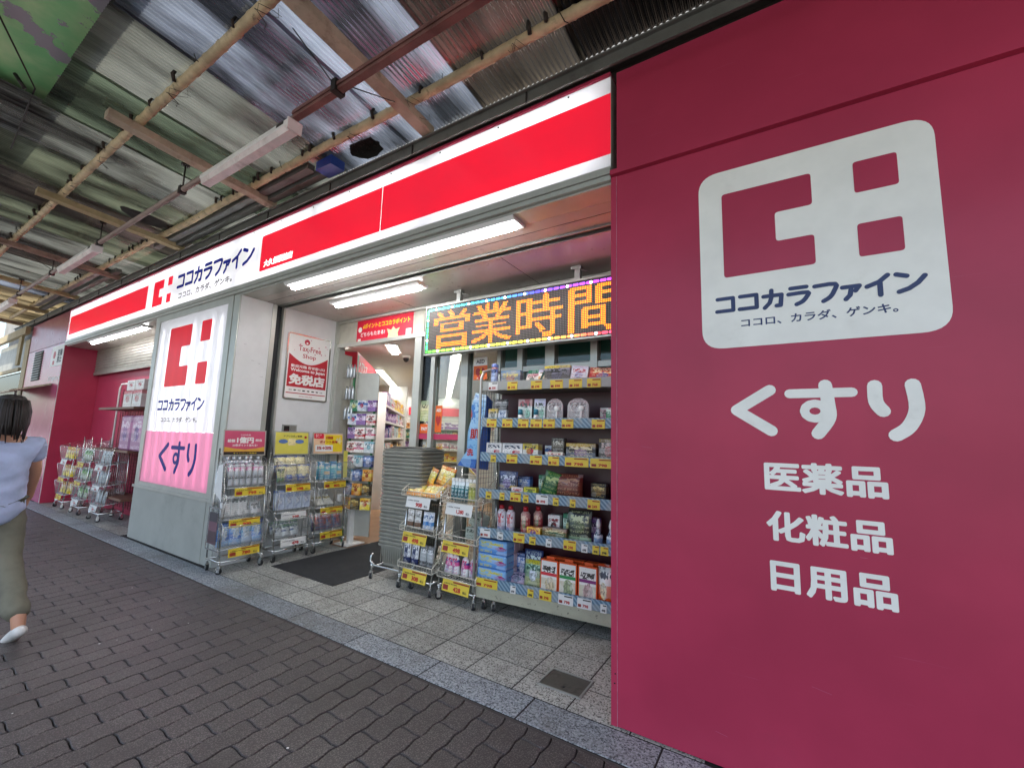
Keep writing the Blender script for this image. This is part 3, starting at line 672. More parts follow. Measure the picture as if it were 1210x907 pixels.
for y in (.965, 1.775):
    x = -11.5
    while x < 1.6:
        x += random.choice([.09, .12, .15, .2, .3, .42])
        o = put('hook' if random.random() < .75 else 'wire_tie', hk if random.random() < .75 else wr, cn, (x, y, roofz(y, 3.39)), rot=(random.uniform(-.3, .3), random.uniform(-.2, .2), random.uniform(-.5, .5)), scale=(random.uniform(1.0, 1.6),)*3)
wg = G()
for (x, y, s_) in ((-2.0, 1.75, .14), (-2.3, .97, .16), (-3.4, .97, .2), (-1.2, 1.76, .12), (-2.02, 1.86, .12), (-4.8, .98, .25), (-5.5, .98, .2), (-2.6, 1.78, .12)):
    for k in range(2):
        pts = [(x+s_*t/6, y+.05*math.sin(t*1.3+k), roofz(y, 3.38)-.02-.04*abs(math.sin(t*.7+k*2))) for t in range(7)]
        wg.tube(pts, .0016, 4)
tag(ob('loose_wire', wg, m_dark, cn), kind='stuff')

def sheet_mat(k, tint, tr, gl, tint2='3b3531', glow_cut=.5):
    """clouded corrugated plastic: grime and smeared surroundings as painted streaks, painted rib shading, clearer patches for skylight"""
    t = NT('corrugated_plastic_%d' % k); v = t.coord('Object'); c = C(tint)
    st = t.coord('Object', (4.5, .4, 1)); n1 = t.noise(st, 2.0, 6, .62); d = t.step(n1, .38, .66)  # streaks also paint the surroundings seen smeared through the plastic
    st2 = t.coord('Object', (2.0, .55, 1)); pt = t.step(t.noise(st2, 1.5, 4, .55), glow_cut-.2, glow_cut+.16)  # patchy translucency stands in for patches of skylight
    sx = t.N('SeparateXYZ'); t.L(v, sx.inputs[0])
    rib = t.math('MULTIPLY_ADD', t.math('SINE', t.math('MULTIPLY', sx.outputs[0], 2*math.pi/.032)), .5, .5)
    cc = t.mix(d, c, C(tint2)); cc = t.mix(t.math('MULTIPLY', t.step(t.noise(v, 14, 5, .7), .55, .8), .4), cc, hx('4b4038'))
    cc = t.mix(t.math('MULTIPLY', rib, .72), cc, hx('1d1b19'))  # rib shading painted into the colour, one side of each rib darker
    p = t.p; t.L(cc, p.inputs['Base Color']); p.inputs['Roughness'].default_value = gl; p.inputs['Coat Weight'].default_value = .4; p.inputs['Coat Roughness'].default_value = .1
    p.inputs['Metallic'].default_value = .75
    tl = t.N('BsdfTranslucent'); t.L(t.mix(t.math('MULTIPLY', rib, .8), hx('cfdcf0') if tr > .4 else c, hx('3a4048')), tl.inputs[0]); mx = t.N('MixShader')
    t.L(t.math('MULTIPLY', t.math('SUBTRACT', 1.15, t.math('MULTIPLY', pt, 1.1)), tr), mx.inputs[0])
    t.L(p.outputs[0], mx.inputs[1]); t.L(tl.outputs[0], mx.inputs[2]); t.L(mx.outputs[0], t.out.inputs[0]); return t.m
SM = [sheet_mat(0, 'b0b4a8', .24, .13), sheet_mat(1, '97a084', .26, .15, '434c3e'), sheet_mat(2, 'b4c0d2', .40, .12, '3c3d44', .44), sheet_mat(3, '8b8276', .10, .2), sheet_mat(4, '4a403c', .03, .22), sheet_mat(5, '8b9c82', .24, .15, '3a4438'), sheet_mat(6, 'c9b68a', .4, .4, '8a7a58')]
def sheet(x0, x1, y0, y1, mi, dz=0, seed=0, holes=()):
    nx_ = int(round((x1-x0)/.004)); ny = max(3, int((y1-y0)/.14)); vs = []
    for j in range(ny+1):
        y = y0+(y1-y0)*j/ny
        for i in range(nx_+1):
            x = x0+(x1-x0)*i/nx_
            zz = roofz(y, 3.425)+dz+.0062*math.cos(2*math.pi*x/.032)+.012*pnoise(Vector((x*1.3, y*2, seed)))+.004*pnoise(Vector((x*5, y*6, seed)))
            vs.append((x, y, zz))
    fs = []
    for j in range(ny):
        for i in range(nx_):
            xm = x0+(x1-x0)*(i+.5)/nx_; ym = y0+(y1-y0)*(j+.5)/ny
            if any((xm-hx_)**2/a**2+(ym-hy)**2/b**2 < 1+.5*pnoise(Vector((xm*9, ym*9, 2))) for hx_, hy, a, b in holes): continue
            k = j*(nx_+1)+i; fs.append((k, k+1, k+nx_+2, k+nx_+1))
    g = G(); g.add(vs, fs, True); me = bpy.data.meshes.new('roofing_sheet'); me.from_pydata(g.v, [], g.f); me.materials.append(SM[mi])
    me.polygons.foreach_set('use_smooth', [True]*len(me.polygons))
    return put('roofing_sheet', me, cn)
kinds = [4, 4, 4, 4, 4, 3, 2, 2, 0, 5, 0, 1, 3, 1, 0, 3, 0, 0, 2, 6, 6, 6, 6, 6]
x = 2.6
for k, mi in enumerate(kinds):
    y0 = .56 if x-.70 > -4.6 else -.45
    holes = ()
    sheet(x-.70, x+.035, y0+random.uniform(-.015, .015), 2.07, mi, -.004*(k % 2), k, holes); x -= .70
ob('gutter', G().box(-14, 3.2, 1.975, 1.99, 3.222, 3.298).box(-14, 3.2, 1.955, 1.974, 3.285, 3.296).box(-14, 3.2, 1.991, 2.10, 3.29, 3.30), M('gutter_metal', '6f716c', .5, metal=.3, dirt='43403a', ds=5, dlo=.5, dhi=.8), cn)
for k in range(14):
    xx = -1.2-.93*k; ob('gutter_clip', G().box(xx-.005, xx+.005, 1.968, 1.9745, 3.215, 3.284), m_dark, cn)
for (ya, za, xa, xb) in ((1.93, 3.335, -5.9, -3.0), (1.85, 3.36, -6.2, -3.15), (1.9, 3.345, -11.8, -7.6), (1.80, 3.37, -11.3, -8.0)):
    ob('duct_channel', G().box(xa, xb, ya-.03, ya+.03, za, za+.05).box(xa, xb, ya-.038, ya-.031, za+.04, za+.056), M('gutter_metal', '6f716c'), cn)
ob('blue_bag', bevmesh('b', M('blue_plastic_sheet', '1d3f92', .4, bump=.5, bs=30), G().box(-3.05, -2.86, 1.83, 1.97, 3.31, 3.39), .02) and G().box(-3.05, -2.86, 1.83, 1.95, 3.31, 3.385), M('blue_plastic_sheet', '1d3f92', .4), cn)
dg_ = G()
for k in range(60):
    a = random.random()*6.28; r = random.random()**.5
    p = Vector((-2.60+.14*r*math.cos(a), 1.93+.06*r*math.sin(a), 3.425+random.uniform(-.03, .02)))
    d = Vector((random.uniform(-1, 1), random.uniform(-1, 1), random.uniform(-.5, .5)))*.03
    dg_.tube([p, p+d], .004, 4)
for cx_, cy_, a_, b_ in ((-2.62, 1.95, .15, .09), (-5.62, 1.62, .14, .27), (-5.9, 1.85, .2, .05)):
    ob('dark_hole_patch', G().prism([(0, 0), (0, 0), (0, 0)], 0, 0) if False else G().add([(cx_+a_*math.cos(R(q))*(1+.35*pnoise(Vector((q*.05, cx_, 0)))), cy_+b_*math.sin(R(q))*(1+.35*pnoise(Vector((q*.05, cx_, 3)))), roofz(cy_+b_*math.sin(R(q)), 3.412)+.003*math.sin(q)) for q in range(0, 360, 20)]+[(cx_, cy_, roofz(cy_, 3.408))], [(i, (i+1) % 18, 18) for i in range(18)]), M('dark_hole_sheet', '16130f', .8, bump=.8, bs=20), cn)  # black plastic pieces under the roofing, standing in for its dark holes
tag(ob('nest_twigs', dg_, M('dark_twigs', '2b211a', .9), cn), kind='stuff')
# outer, older part of the canopy towards the street: painted boards with peeling paint
t = NT('peeling_green_paint'); v = t.coord(); n_ = t.noise(v, 2.0, 8, .62)
pe = t.step(n_, .555, .57); ru = t.step(t.noise(v, 3.3, 8, .75), .68, .7)
cc = t.mix(t.step(t.noise(v, 2.5, 4), .35, .75), hx('7cc583'), hx('b9d8a2')); cc = t.mix(pe, cc, hx('9a95a0')); cc = t.mix(ru, cc, hx('3c231a'))
t.L(cc, t.p.inputs['Base Color']); t.p.inputs['Roughness'].default_value = .5; t.bump(t.math('ADD', pe, ru), .6, .004); m_peel = t.m
ob('painted_board', G().box(-9, 4, -1.6, .62, 3.60, 3.63), m_peel, cn)
ob('board_rail', G().box(-8.9, 4, .0, .05, 3.56, 3.598).box(-8.9, 4, -1.1, -1.04, 3.55, 3.598), M('rail_paint', '807c80', .6, dirt='4a352c', ds=6), cn)
ob('bracing_rod', G().tube([(-5.3, .55, 3.5), (-4.3, .5, 3.56), (-3.6, .2, 3.58)], .005, 5).tube([(-4.25, .45, 3.5), (-4.28, .40, 3.585)], .012, 5), m_dark, cn)
# the building above the shop
bu = tag(ob('building_wall', G().box(-16, 6, 2.10, 14, 3.31, 9).box(-16, 6, 2.2, 3.6, 2.66, 3.3), M('upper_wall_render', '8f8d86', .8)), kind='structure')
tag(bu, 'plain grey upper wall of the building rising behind the canopy', 'wall')
del bu['kind']

# conduit pipe with hanging lamps
cp = thing('lamp_rail', 'long dusty steel rail hung under the canopy carrying the tube lamps', 'rail', (0, 0, 0))
m_pipe = M('dusty_pipe', '93827b', .5, metal=.25, var=.15, dirt='6b5348', ds=5, dlo=.5, dhi=.8)
m_rust = M('rusty_channel', '7d5650', .6, metal=.2, var=.2, dirt='4a2b25', ds=5, dlo=.5, dhi=.8)
ob('rail_tube', G().box(-2.50, 2.2, 1.317, 1.357, 3.185, 3.222).box(-2.50, 2.2, 1.309, 1.3165, 3.205, 3.226).box(-2.50, 2.2, 1.3575, 1.365, 3.205, 3.226), m_rust, cp)
ob('rail_tube', G().tube([(-13.0, 1.337, 3.195), (-2.50, 1.337, 3.195)], .021, 10), m_pipe, cp)
for x in (-4.10, -6.10, -7.90, -9.65, -11.4): ob('hanger_rod', G().tube([(x, 1.337, 3.215), (x, 1.337, 3.44)], .006, 5).box(x-.02, x+.02, 1.31, 1.365, 3.41, 3.43).box(x-.022, x+.022, 1.312, 1.362, 3.165, 3.225), m_dark, cp)
ob('stay_wire', G().tube([(-2.08, 1.337, 3.20), (-2.18, 1.10, 3.44)], .004, 4).tube([(-2.08, 1.337, 3.20), (-2.0, 1.48, 3.42)], .004, 4).tube([(-2.0, 1.35, 3.2), (-1.98, 1.74, 3.36)], .004, 4).box(-2.10, -2.06, 1.30, 1.37, 3.175, 3.25).tube([(-7.8, 1.337, 3.2), (-7.85, .98, 3.42)], .004, 4), m_dark, cp)
for i, (xa, xb, lab) in enumerate(((-3.68, -2.50, 'unlit white tube lamp nearest the camera hanging under the canopy'), (-7.45, -6.15, 'unlit white tube lamp further along the rail, over the plinth'), (-11.3, -10.0, 'faraway unlit tube lamp at the left end of the rail'))):
    l_ = thing('hanging_lamp', lab, 'lamp', ((xa+xb)/2, 1.337, 3.172), 0, 'unlit tube lamps under the canopy'); L = (xb-xa)/2
    me = bevmesh('lamp_body', m_lamp_off, G().box(-L, L, -.045, .045, -.035, .0), .006); put('lamp_body', me, l_)
    ob('lamp_cover', G().add([(x, y, z_) for x in (-L+.01, L-.01) for y, z_ in ((-.04, -.036), (-.028, -.072), (.028, -.072), (.04, -.036))],
       [(0, 1, 2, 3), (7, 6, 5, 4), (0, 4, 5, 1), (1, 5, 6, 2), (2, 6, 7, 3), (3, 7, 4, 0)]), M('lamp_cover_plastic', 'e9dcda', .3, dirt='a28f8a', ds=5), l_)
    ob('end_cap', G().box(L-.008, L+.004, -.046, .046, -.07, .004), m_lamp_off, l_)
    ob('rating_label', G().box(L-.13, L-.05, -.0465, -.0455, -.026, -.006), m_dark, l_)

# ------------------------------------------------------------------ left recess, shutter and the magenta panels beyond
lw = thing('left_shop_wall', 'faded magenta metal wall panels with louvre vent at the far left of the shop', 'wall', (0, 0, 0))
m_fade = M('faded_magenta_paint', 'b04e6e', .22, var=.1, vs=2, dirt='c88ba2', ds=1.5, dlo=.5, dhi=.85)
ob('wall_panel', G().box(-12.65, -10.215, FY, 2.6, 2.665, 3.205), M('faded_magenta_upper', 'a04a5e', .3, var=.08, vs=2), lw); ob('wall_panel', G().box(-12.65, -10.215, FY, 2.6, .005, 2.655), m_fade, lw)
ob('return_panel', G().box(-10.21, -10.2, FY, 2.5, .005, 2.60), m_mag, lw); ob('return_panel', G().box(-10.215, -10.202, FY-.002, FY+.17, 2.60, 3.205), m_mag, lw)
ob('wall_panel', G().box(-10.2, -6.50, 2.50, 2.6, .005, 2.60), m_mag, lw)
vt = G().box(-12.13, -11.53, FY-.003, FY-.0005, 2.07, 2.63)
ob('vent_recess', vt, m_dark, lw)
for k in range(11): ob('vent_slat', G().obox((-12.1, FY-.022, 2.09+.048*k), (.54, 0, 0), (0, .018, .018), (0, 0, .008)), m_alu, lw)
ob('wall_notice', G().box(-10.93, -10.22, FY-.004, FY-.001, 2.27, 2.63), m_pwhite, lw); ob('notice_print', G().prism(arc(-10.74, 2.47, .07, 0, 340, 10), FY-.006, FY-.0045).box(-10.80, -10.70, FY-.006, FY-.0045, 2.30, 2.37), m_prd, lw)
text(lw, '駐輪\n禁止', m_pblk, -10.55, -10.28, 2.32, 2.56, FY-.0055, .03)
text(lw, 'Drugstore', m_pwhite, -10.92, -10.25, 2.0, 2.10, FY-.002, .03)
ob('edge_strip', G().box(-10.222, -10.2155, FY-.006, FY-.001, .005, 2.655), m_pwhite, lw)
so2 = tag(ob('left_soffit', G().box(-10.2, -6.47, FY+.172, 2.5, 2.584, 2.64), m_soffit), kind='structure')
tube_light('long lit tube light under the soffit of the left recess', -9.15, -7.05, 2.06, 2.16, 2.583)
sh = thing('roller_shutter', 'half lowered grey metal roller shutter in the left recess', 'shutter', (0, 2.44, 0))
for k in range(9): ob('shutter_slat', G().add([(x, y, z) for x in (-10.19, -6.51) for y, z in ((0, 2.20+.045*k), (-.011, 2.207+.045*k), (-.011, 2.236+.045*k), (0, 2.2435+.045*k))], [(0, 1, 2, 3), (7, 6, 5, 4), (0, 4, 5, 1), (1, 5, 6, 2), (2, 6, 7, 3), (3, 7, 4, 0)]), M('shutter_metal', '9a958a', .4, metal=.35, dirt='6e675c', ds=3), sh)
ob('bottom_rail', G().box(-10.19, -6.51, -.02, .012, 2.135, 2.196), M('shutter_metal', '9a958a'), sh)

nb = thing('neighbour_shopfront', 'pale timber framed window with blue white blinds at the far left end of the arcade', 'shop front', (0, 0, 0))
ob('frame_post', G().box(-13.0, -12.68, FY-.01, 2.4, 0, 2.95).box(-13.35, -13.12, FY-.06, 2.0, 2.45, 3.12), M('beige_timber', 'a89a78', .7, var=.1), nb)
ob('frame_beam', G().box(-16, -12.7, FY-.09, 2.0, 3.05, 3.2).box(-16, -13.1, FY-.04, FY, 2.33, 2.40), M('beige_timber', 'a89a78'), nb)
for k in range(18): ob('blind_strip', G().box(-16+.155*k, -15.87+.155*k, 2.10+.01*(k % 2), 2.12+.01*(k % 2), 1.2, 2.32), M('pale_blue_blind', 'a9bccb', .5, var=.25, vs=3), nb)
ob('upper_panel', G().box(-16, -13.12, 2.1, 2.14, 2.41, 3.04), M('grey_panel', '98988f', .5, var=.15), nb)
ob('window_pane', G().box(-16, -13.12, 2.05, 2.056, 1.2, 2.32), m_glass, nb); ob('base_wall', G().box(-16, -13.05, 2.05, 2.3, 0, 1.19), m_conc, nb)
aw = thing('canvas_awning', 'dusty cream canvas cover standing out from the wall at the far left', 'awning', (-11.6, 1.83, 0))
ob('canvas', G().add([(-1.2, -.25, 1.80), (1.0, -.28, 1.81), (1.0, .18, 1.97), (-1.2, .18, 1.95), (-1.2, -.25, 1.77), (1.0, -.28, 1.78), (1.0, .18, 1.94), (-1.2, .18, 1.92)], [(0, 1, 2, 3), (7, 6, 5, 4), (0, 4, 5, 1), (1, 5, 6, 2), (2, 6, 7, 3), (3, 7, 4, 0)]), M('cream_canvas', 'b9b19a', .8, dirt='8d8570', ds=4), aw)
for x in (-1.15, .95): ob('leg', G().tube([(x, -.2, .003), (x, -.2, 1.80)], .014, 6), m_steel, aw)

# ------------------------------------------------------------------ shop interior (turned about 41 degrees to the street)
struct('shop_floor', G().box(-16, 1.5, 3.25, 16, -.06, -.001), None or M('wood_look_floor', 'b08a69', .35, var=.12, vs=2, dirt='9a7252', ds=5, dlo=.4, dhi=.8))
struct('shop_ceiling', G().box(-16, 1.5, 3.22, 16, 2.66, 2.70), m_ceil)
struct('shop_wall', G().box(-16, 1.5, 15.9, 16, 0, 2.66).box(-16.1, -16, 2.6, 16, 0, 2.66).box(1.4, 1.5, 3.3, 16, 0, 2.66).box(-16, -4.61, 3.02, 3.10, 0, 2.66).box(-.69, 1.4, 3.31, 3.4, 0, 2.66), m_ply)
IO = Vector((-4.33, 3.46, 0)); IU = Vector((-.66, .751, 0)).normalized(); IV = Vector((IU.y, -IU.x, 0))
IANG = math.atan2(IV.y, IV.x)      # local +x = IV (right), local +y = IU (along the aisle)
def I(s, t_, z=0): return IO+IU*s+IV*t_+Vector((0, 0, z))
def strip_lamp(lab, s0, s1, t_, grp='shop ceiling lamps'):
    t = thing('ceiling_lamp', lab, 'ceiling lamp', I((s0+s1)/2, t_, 2.655), IANG, grp); L = (s1-s0)/2
    ob('housing', G().box(-.10, .10, -L-.02, L+.02, -.02, 0), m_pwhite, t); ob('diffuser', G().box(-.05, .05, -L, L, -.045, -.021), m_tube_shop, t)
# strips (endpoints measured on the ceiling)
def to_st(x, y): d = Vector((x, y, 0))-IO; return d.dot(IU), d.dot(IV)
for (a, b, lab) in (((-7.3, 6.2), (-12.9, 12.6), 'long lit ceiling strip over the main aisle seen through the doorway'), ((-4.45, 5.3), (-12.0, 14.0), 'long lit ceiling strip seen through the fixed glass pane'), ((-5.08, 4.52), (-5.5, 5.0), 'short lit lamp near the door with black camera beside it')):
    s0, t0 = to_st(*a); s1, t1 = to_st(*b); strip_lamp(lab, s0, s1, (t0+t1)/2)
for s_, t_ in ((2.0, 5.0), (6, 5.0)): strip_lamp('unseen ceiling lamp added to brighten the shop interior', s_-1, s_+1, t_)  # out of sight, added to keep the interior bright
for (px_, lab) in (((-5.6, 5.35), 'black dome camera on the shop ceiling near the door lamp'), ((-9.4, 9.0), 'small black dome camera far back on the shop ceiling')):
    d = thing('dome_camera', lab, 'camera', (px_[0], px_[1], 2.655)); ob('mount', G().lathe([(.07, 0), (.07, -.03), (.05, -.04)], 14), m_pwhite, d); ob('dome', G().lathe([(.052, -.04), (.05, -.07), (.03, -.10), (.008, -.11)], 14), m_black, d)

PR = lambda *a, **k: printed(*a, **k)
PK = [PR(((0, 'dfe3e6'), (.55, '3e72b8'), (.75, 'e8ecee')), '1d3f7c', 'c04a62', 8, 1), PR(((0, 'f0efe9'), (.3, 'd9577e'), (.45, 'f4f2ee')), '5b2a3a', 'e8b0c0', 9, 2),
      PR(((0, 'd88a2c'), (.4, 'f2d96a'), (.7, 'e9a13c')), '7a2a12', 'b5452a', 7, 3), PR(((0, '2f7d5b'), (.5, 'c9e2cf'), (.8, '2f7d5b')), '123a28', 'e8e2a0', 8, 4),
      PR(((0, 'f2f0ea'), (.2, 'b72332'), (.4, 'f5f3ee')), '8a1420', '3b3b3b', 8, 5), PR(((0, '23366f'), (.5, '5f87c8'), (.85, '20305f')), 'e9edf5', 'd9d9ea', 8, 6),
      PR(((0, 'f3e04a'), (.5, 'f7f1c8'), (.7, 'e4b82e')), 'a3231a', 'c94f2c', 7, 7), PR(((0, '8c6aa8'), (.4, 'e6dcef'), (.8, '7a4f9a')), '3a1f55', 'c59ad0', 8, 8),
      PR(((0, 'cfd6d8'), (.5, 'f4f5f5'), (.8, '7fb7c9')), '35606e', '9cc9d6', 9, 9), PR(((0, '2b2a2c'), (.4, '6b5a40'), (.8, '1c1b1d')), 'e5cf86', 'a67c3a', 6, 10)]
PKN = ['blue and white', 'pink and white', 'orange and yellow', 'green', 'red and white', 'navy blue', 'yellow', 'purple', 'pale grey', 'black and gold']
ORD = ['lowest', 'second lowest', 'third', 'fourth', 'fifth', 'sixth', 'top']
_bm = {}
def boxmesh(w, d, h, mat, bev=.002):
    k = (round(w, 3), round(d, 3), round(h, 3), mat.name)
    if k not in _bm: _bm[k] = bevmesh('pack', mat, G().box(-w/2, w/2, 0, d, 0, h), bev)
    return _bm[k]
def gondola(lab, s0, s1, t0, t1, H, levels, grp, face=1, uprights='white'):
    """double shelf run along the aisle; face=+1 goods look towards +t"""
    g_ = thing('gondola', lab, 'shelving', I(s0, t0), IANG, 'inner shop shelving'); D = t1-t0; L = s1-s0
    ob('back_panel', G().box(D*.42, D*.5, 0.02, L-.02, .1, H-.02), m_pwhite, g_); ob('base', G().box(0, D, 0, L, 0, .1), m_pwhite, g_)
    ob('end_panel', G().box(0, D, -.02, 0, 0, H), m_pwhite, g_); ob('end_panel', G().box(0, D, L, L+.02, 0, H), m_pwhite, g_)
    for z in levels: ob('shelf_board', G().box(0.01, D-.01, 0, L, z-.022, z), m_pwhite, g_); 
    for z in levels:
        ob('price_rail', G().box(D-.009 if face > 0 else 0, D if face > 0 else .009, 0, L, z-.03, z+.008), random.choice([m_pwhite, m_card, m_wcard]), g_)
        s_ = .06
        k = random.randrange(len(PK)); top = min([q for q in levels if q > z]+[H+.2])-z-.03
        while s_ < L-.08:
            if random.random() < .3: k = random.randrange(len(PK))
            w = random.choice([.09, .11, .14]) if L < 2 else random.choice([.14, .19, .24]); h = min(top*.95, random.choice([.14, .18, .22, .26]))
            me = boxmesh(w, .10, h, PK[k])
            tt = (D-.03) if face > 0 else .03
            o = put('product_pack', me, None, I(s0+s_+w/2, t0+tt, z+.001), rz=IANG+(R(90) if face > 0 else R(-90))+random.uniform(-.12, .12))
            tag(o, 'small %s pack on the %s shelf of the %s' % (PKN[k], ORD[levels.index(z)], grp), 'pack', 'packs on the '+grp); s_ += w+.012
    return g_
gondola('near white shelf run just inside the doorway, left of the aisle', .35, 1.9, -.62, -.08, 2.02, (.12, .42, .72, 1.0, 1.28, 1.56, 1.84), 'near left shelving')
gondola('farther white shelf run along the left side of the aisle', 2.35, 6.2, -.60, .0, 2.0, (.12, .5, .85, 1.2, 1.5, 1.78), 'farther left shelving')
gondola('low white shelf run on the right side of the aisle behind the glass', 3.2, 6.6, 1.75, 2.3, 1.35, (.45, .8, 1.1), 'right shelving', -1)
def cross(lab, s, ta, tb, H, levels, grp):
    g_ = thing('gondola', lab, 'shelving', I(s, ta), IANG, 'inner shop shelving'); L = tb-ta
    ob('back_panel', G().box(0, L, .3, .33, 0, H), m_pwhite, g_); ob('base', G().box(0, L, 0, .3, 0, .1), m_pwhite, g_)
    for z in levels:
        ob('shelf_board', G().box(0, L, 0, .299, z-.022, z), m_pwhite, g_); x = .08; k = 0
        while x < L-.08:
            if random.random() < .35: k = random.randrange(len(PK))
            w = random.choice([.16, .2, .26]); h = random.choice([.16, .2, .24])
            p = I(s+.06, ta+x, z+.001); o = put('product_pack', boxmesh(w, .12, h, PK[k]), None, p, rz=IANG+random.uniform(-.1, .1))
            tag(o, '%s pack on the %s shelf of the %s' % (PKN[k], ORD[levels.index(z)], grp), 'pack', 'packs on the '+grp); x += w+.015
    return g_
cross('cross shelving closing the far end of the aisle under the red band', 8.2, -.4, 3.2, 1.75, (.12, .5, .85, 1.2, 1.5), 'far cross shelving')
rb = thing('red_band_sign', 'plain red header band on white wall at the far end of the aisle', 'sign', I(10.2, -.2, 0), IANG); ob('band', G().box(0, 6.4, 0, .05, 2.0, 2.28), m_red, rb); ob('band_rail', G().box(0, 6.4, -.03, -.001, 1.86, 1.90).box(0, 6.4, -.03, -.001, 2.34, 2.37), m_pwhite, rb); ob('wall_board', G().box(-.2, 6.6, .051, .15, 0, 2.65), m_ply, rb)
pl_ = thing('white_pillar', 'plain white square pillar at the end of the left shelving', 'pillar', I(7.1, -.55), IANG); ob('shaft', G().box(0, .5, 0, .5, 0, 2.655), m_ply, pl_)
hb = thing('aisle_header_box', 'red box sign with white lettering hanging above the near shelving', 'sign', I(.55, -.62, 0), IANG)
ob('box_body', G().box(0, .42, 0, 1.7, 2.07, 2.36), m_red, hb)
tt_ = text(hb, 'ヘアケア', m_pwhite, 0, .62, 2.15, 2.28, 0, .03); tt_.rotation_euler = (0, 0, R(90)); tt_.location = (.4225, .18, 0)
ob('header_lamp', G().box(.1, .34, .05, 1.6, 2.03, 2.068), m_tube_shop, hb)
# goods rack in the doorway (green framed peg rack facing the street)
dk = thing('peg_rack', 'green edged peg rack hung with small bagged goods in the doorway', 'rack', (-4.36, 3.33, 0), R(18))
ob('frame', G().box(0, .02, 0, .02, 0, 2.0).box(.30, .318, 0, .02, .55, 1.62), M('green_rack_paint', '2f7a4a', .4), dk); ob('backboard', G().box(.02, .34, .02, .03, .1, 1.98), m_alu, dk)
for k, z in enumerate((.40, .56, .72, .88, 1.04, 1.20, 1.36, 1.52)):
    for j in range(3):
        me = boxmesh(.115, .04, .13, PK[(k*3+j*7+2) % 10]); o = put('bagged_snack', me, None, (0, 0, 0)); o.location = dk.matrix_basis @ Vector((0, 0, 0))
        o.location = Vector((-4.36, 3.33, 0))+Matrix.Rotation(R(18), 3, 'Z') @ Vector((.06+.118*j, -.035-.02*(j % 2), z)); o.rotation_euler = (0, 0, R(18)+random.uniform(-.2, .2))
        tag(o, '%s bagged item on the %s row of the green edged rack' % (PKN[(k*3+j*7+2) % 10], ['bottom', 'second', 'third', 'fourth', 'fifth', 'sixth', 'seventh', 'top'][k]), 'bag', 'bagged goods on the doorway rack')
bs_ = thing('bottle_shelf', 'narrow glass shelves with silver spray bottles beside the door jamb', 'shelf', (-4.44, 3.24, 0), R(12))
for z in (1.42, 1.66, 1.92): ob('shelf_board', G().box(0, .15, 0, .14, z-.008, z), m_clear, bs_)
ob('upright', G().box(-.008, 0, 0, .14, .9, 2.2).box(.15, .158, .06, .08, .9, 2.2), m_alu, bs_)
bt = G().lathe([(.016, 0), (.018, .01), (.018, .12), (.008, .135), (.008, .16)], 8).mesh('spray_bottle', M('silver_bottle', 'aab0b5', .25, metal=.5))
for k, z in enumerate((1.421, 1.661, 1.921)):
    for j in range(3): tag(put('spray_bottle', bt, None, (-4.41+.045*j, 3.29+.01*j, z)), 'slim silver bottle on the %s glass shelf by the door jamb' % ['lowest', 'middle', 'top'][k], 'bottle', 'silver bottles by the door jamb')
# green partition with white rails behind the outdoor shelf
gpn = thing('green_partition', 'teal green interior partition with white rails behind the outdoor shelf', 'partition', (0, 3.62, 0))
ob('panel', G().box(-2.45, -.7, 0, .04, 0, 2.6), M('teal_paint', '4f8f80', .5, var=.08), gpn)
ob('rail', G().box(-1.42, -1.36, -.02, -.001, 1.5, 2.6).box(-2.2, -.72, -.024, -.021, 1.93, 1.97), m_pwhite, gpn)
ct = thing('checkout_counter', 'white checkout counter with papers seen through the glass', 'counter', I(1.4, 2.1), IANG); ob('body', G().box(0, 1.0, 0, .5, 0, .98), m_pwhite, ct); ob('top', G().box(-.02, 1.02, -.02, .52, .981, 1.01), m_alu, ct); ob('shelf_riser', G().box(.1, .9, .2, .4, 1.011, 1.2), PK[8], ct)

# ------------------------------------------------------------------ goods: shapes
def pouchmesh(w, h, d, mat, seed=0, flat=.012):
    g = G(); nx_, nz_ = 6, 7; vs = []
    for side in (-1, 1):
        for j in range(nz_+1):
            for i in range(nx_+1):
                u, v_ = i/nx_, j/nz_
                b = (math.sin(math.pi*u)**.6)*(math.sin(math.pi*min(1, v_*1.08))**.55) if 0 < u < 1 and 0 < v_*1.08 < 1 else 0
                x = (u-.5)*w*(1-.04*math.sin(math.pi*v_)); y = side*(d/2*b+.0008)+.004*pnoise(Vector((u*4, v_*4, seed)))*b; vs.append((x, d/2+y, v_*h))
    N_ = (nx_+1)*(nz_+1); fs = []
    for s_ in (0, 1):
        for j in range(nz_):
            for i in range(nx_):
                k = s_*N_+j*(nx_+1)+i; q = (k, k+1, k+nx_+2, k+nx_+1); fs.append(q if s_ == 0 else q[::-1])
    bd = [i for i in range(nx_+1)]+[j*(nx_+1)+nx_ for j in range(1, nz_+1)]+[nz_*(nx_+1)+i for i in range(nx_-1, -1, -1)]+[j*(nx_+1) for j in range(nz_-1, 0, -1)]
    for a in range(len(bd)): p, q = bd[a], bd[(a+1) % len(bd)]; fs.append((p, q, q+N_, p+N_))
    g.add(vs, fs, True); return g.mesh('pouch', mat)
def bottle(name, prof, mat, capprof=None, capmat=None, sy=1.0, sx=1.0, label=None):
    b = G().lathe(prof, 14, sx=sx, sy=sy).mesh(name, mat); return b, (G().lathe(capprof, 10).mesh('cap', capmat) if capprof else None)
def place(me, loc, rz, name, label, cat, group, tilt=0, roll=0, cap=None, scale=None, extra=None):
    o = put(name, me, None, loc, rot=(tilt, roll, rz), scale=scale); tag(o, label, cat, group)
    if cap: put('cap', cap, o)
    if extra: extra(o)
    return o

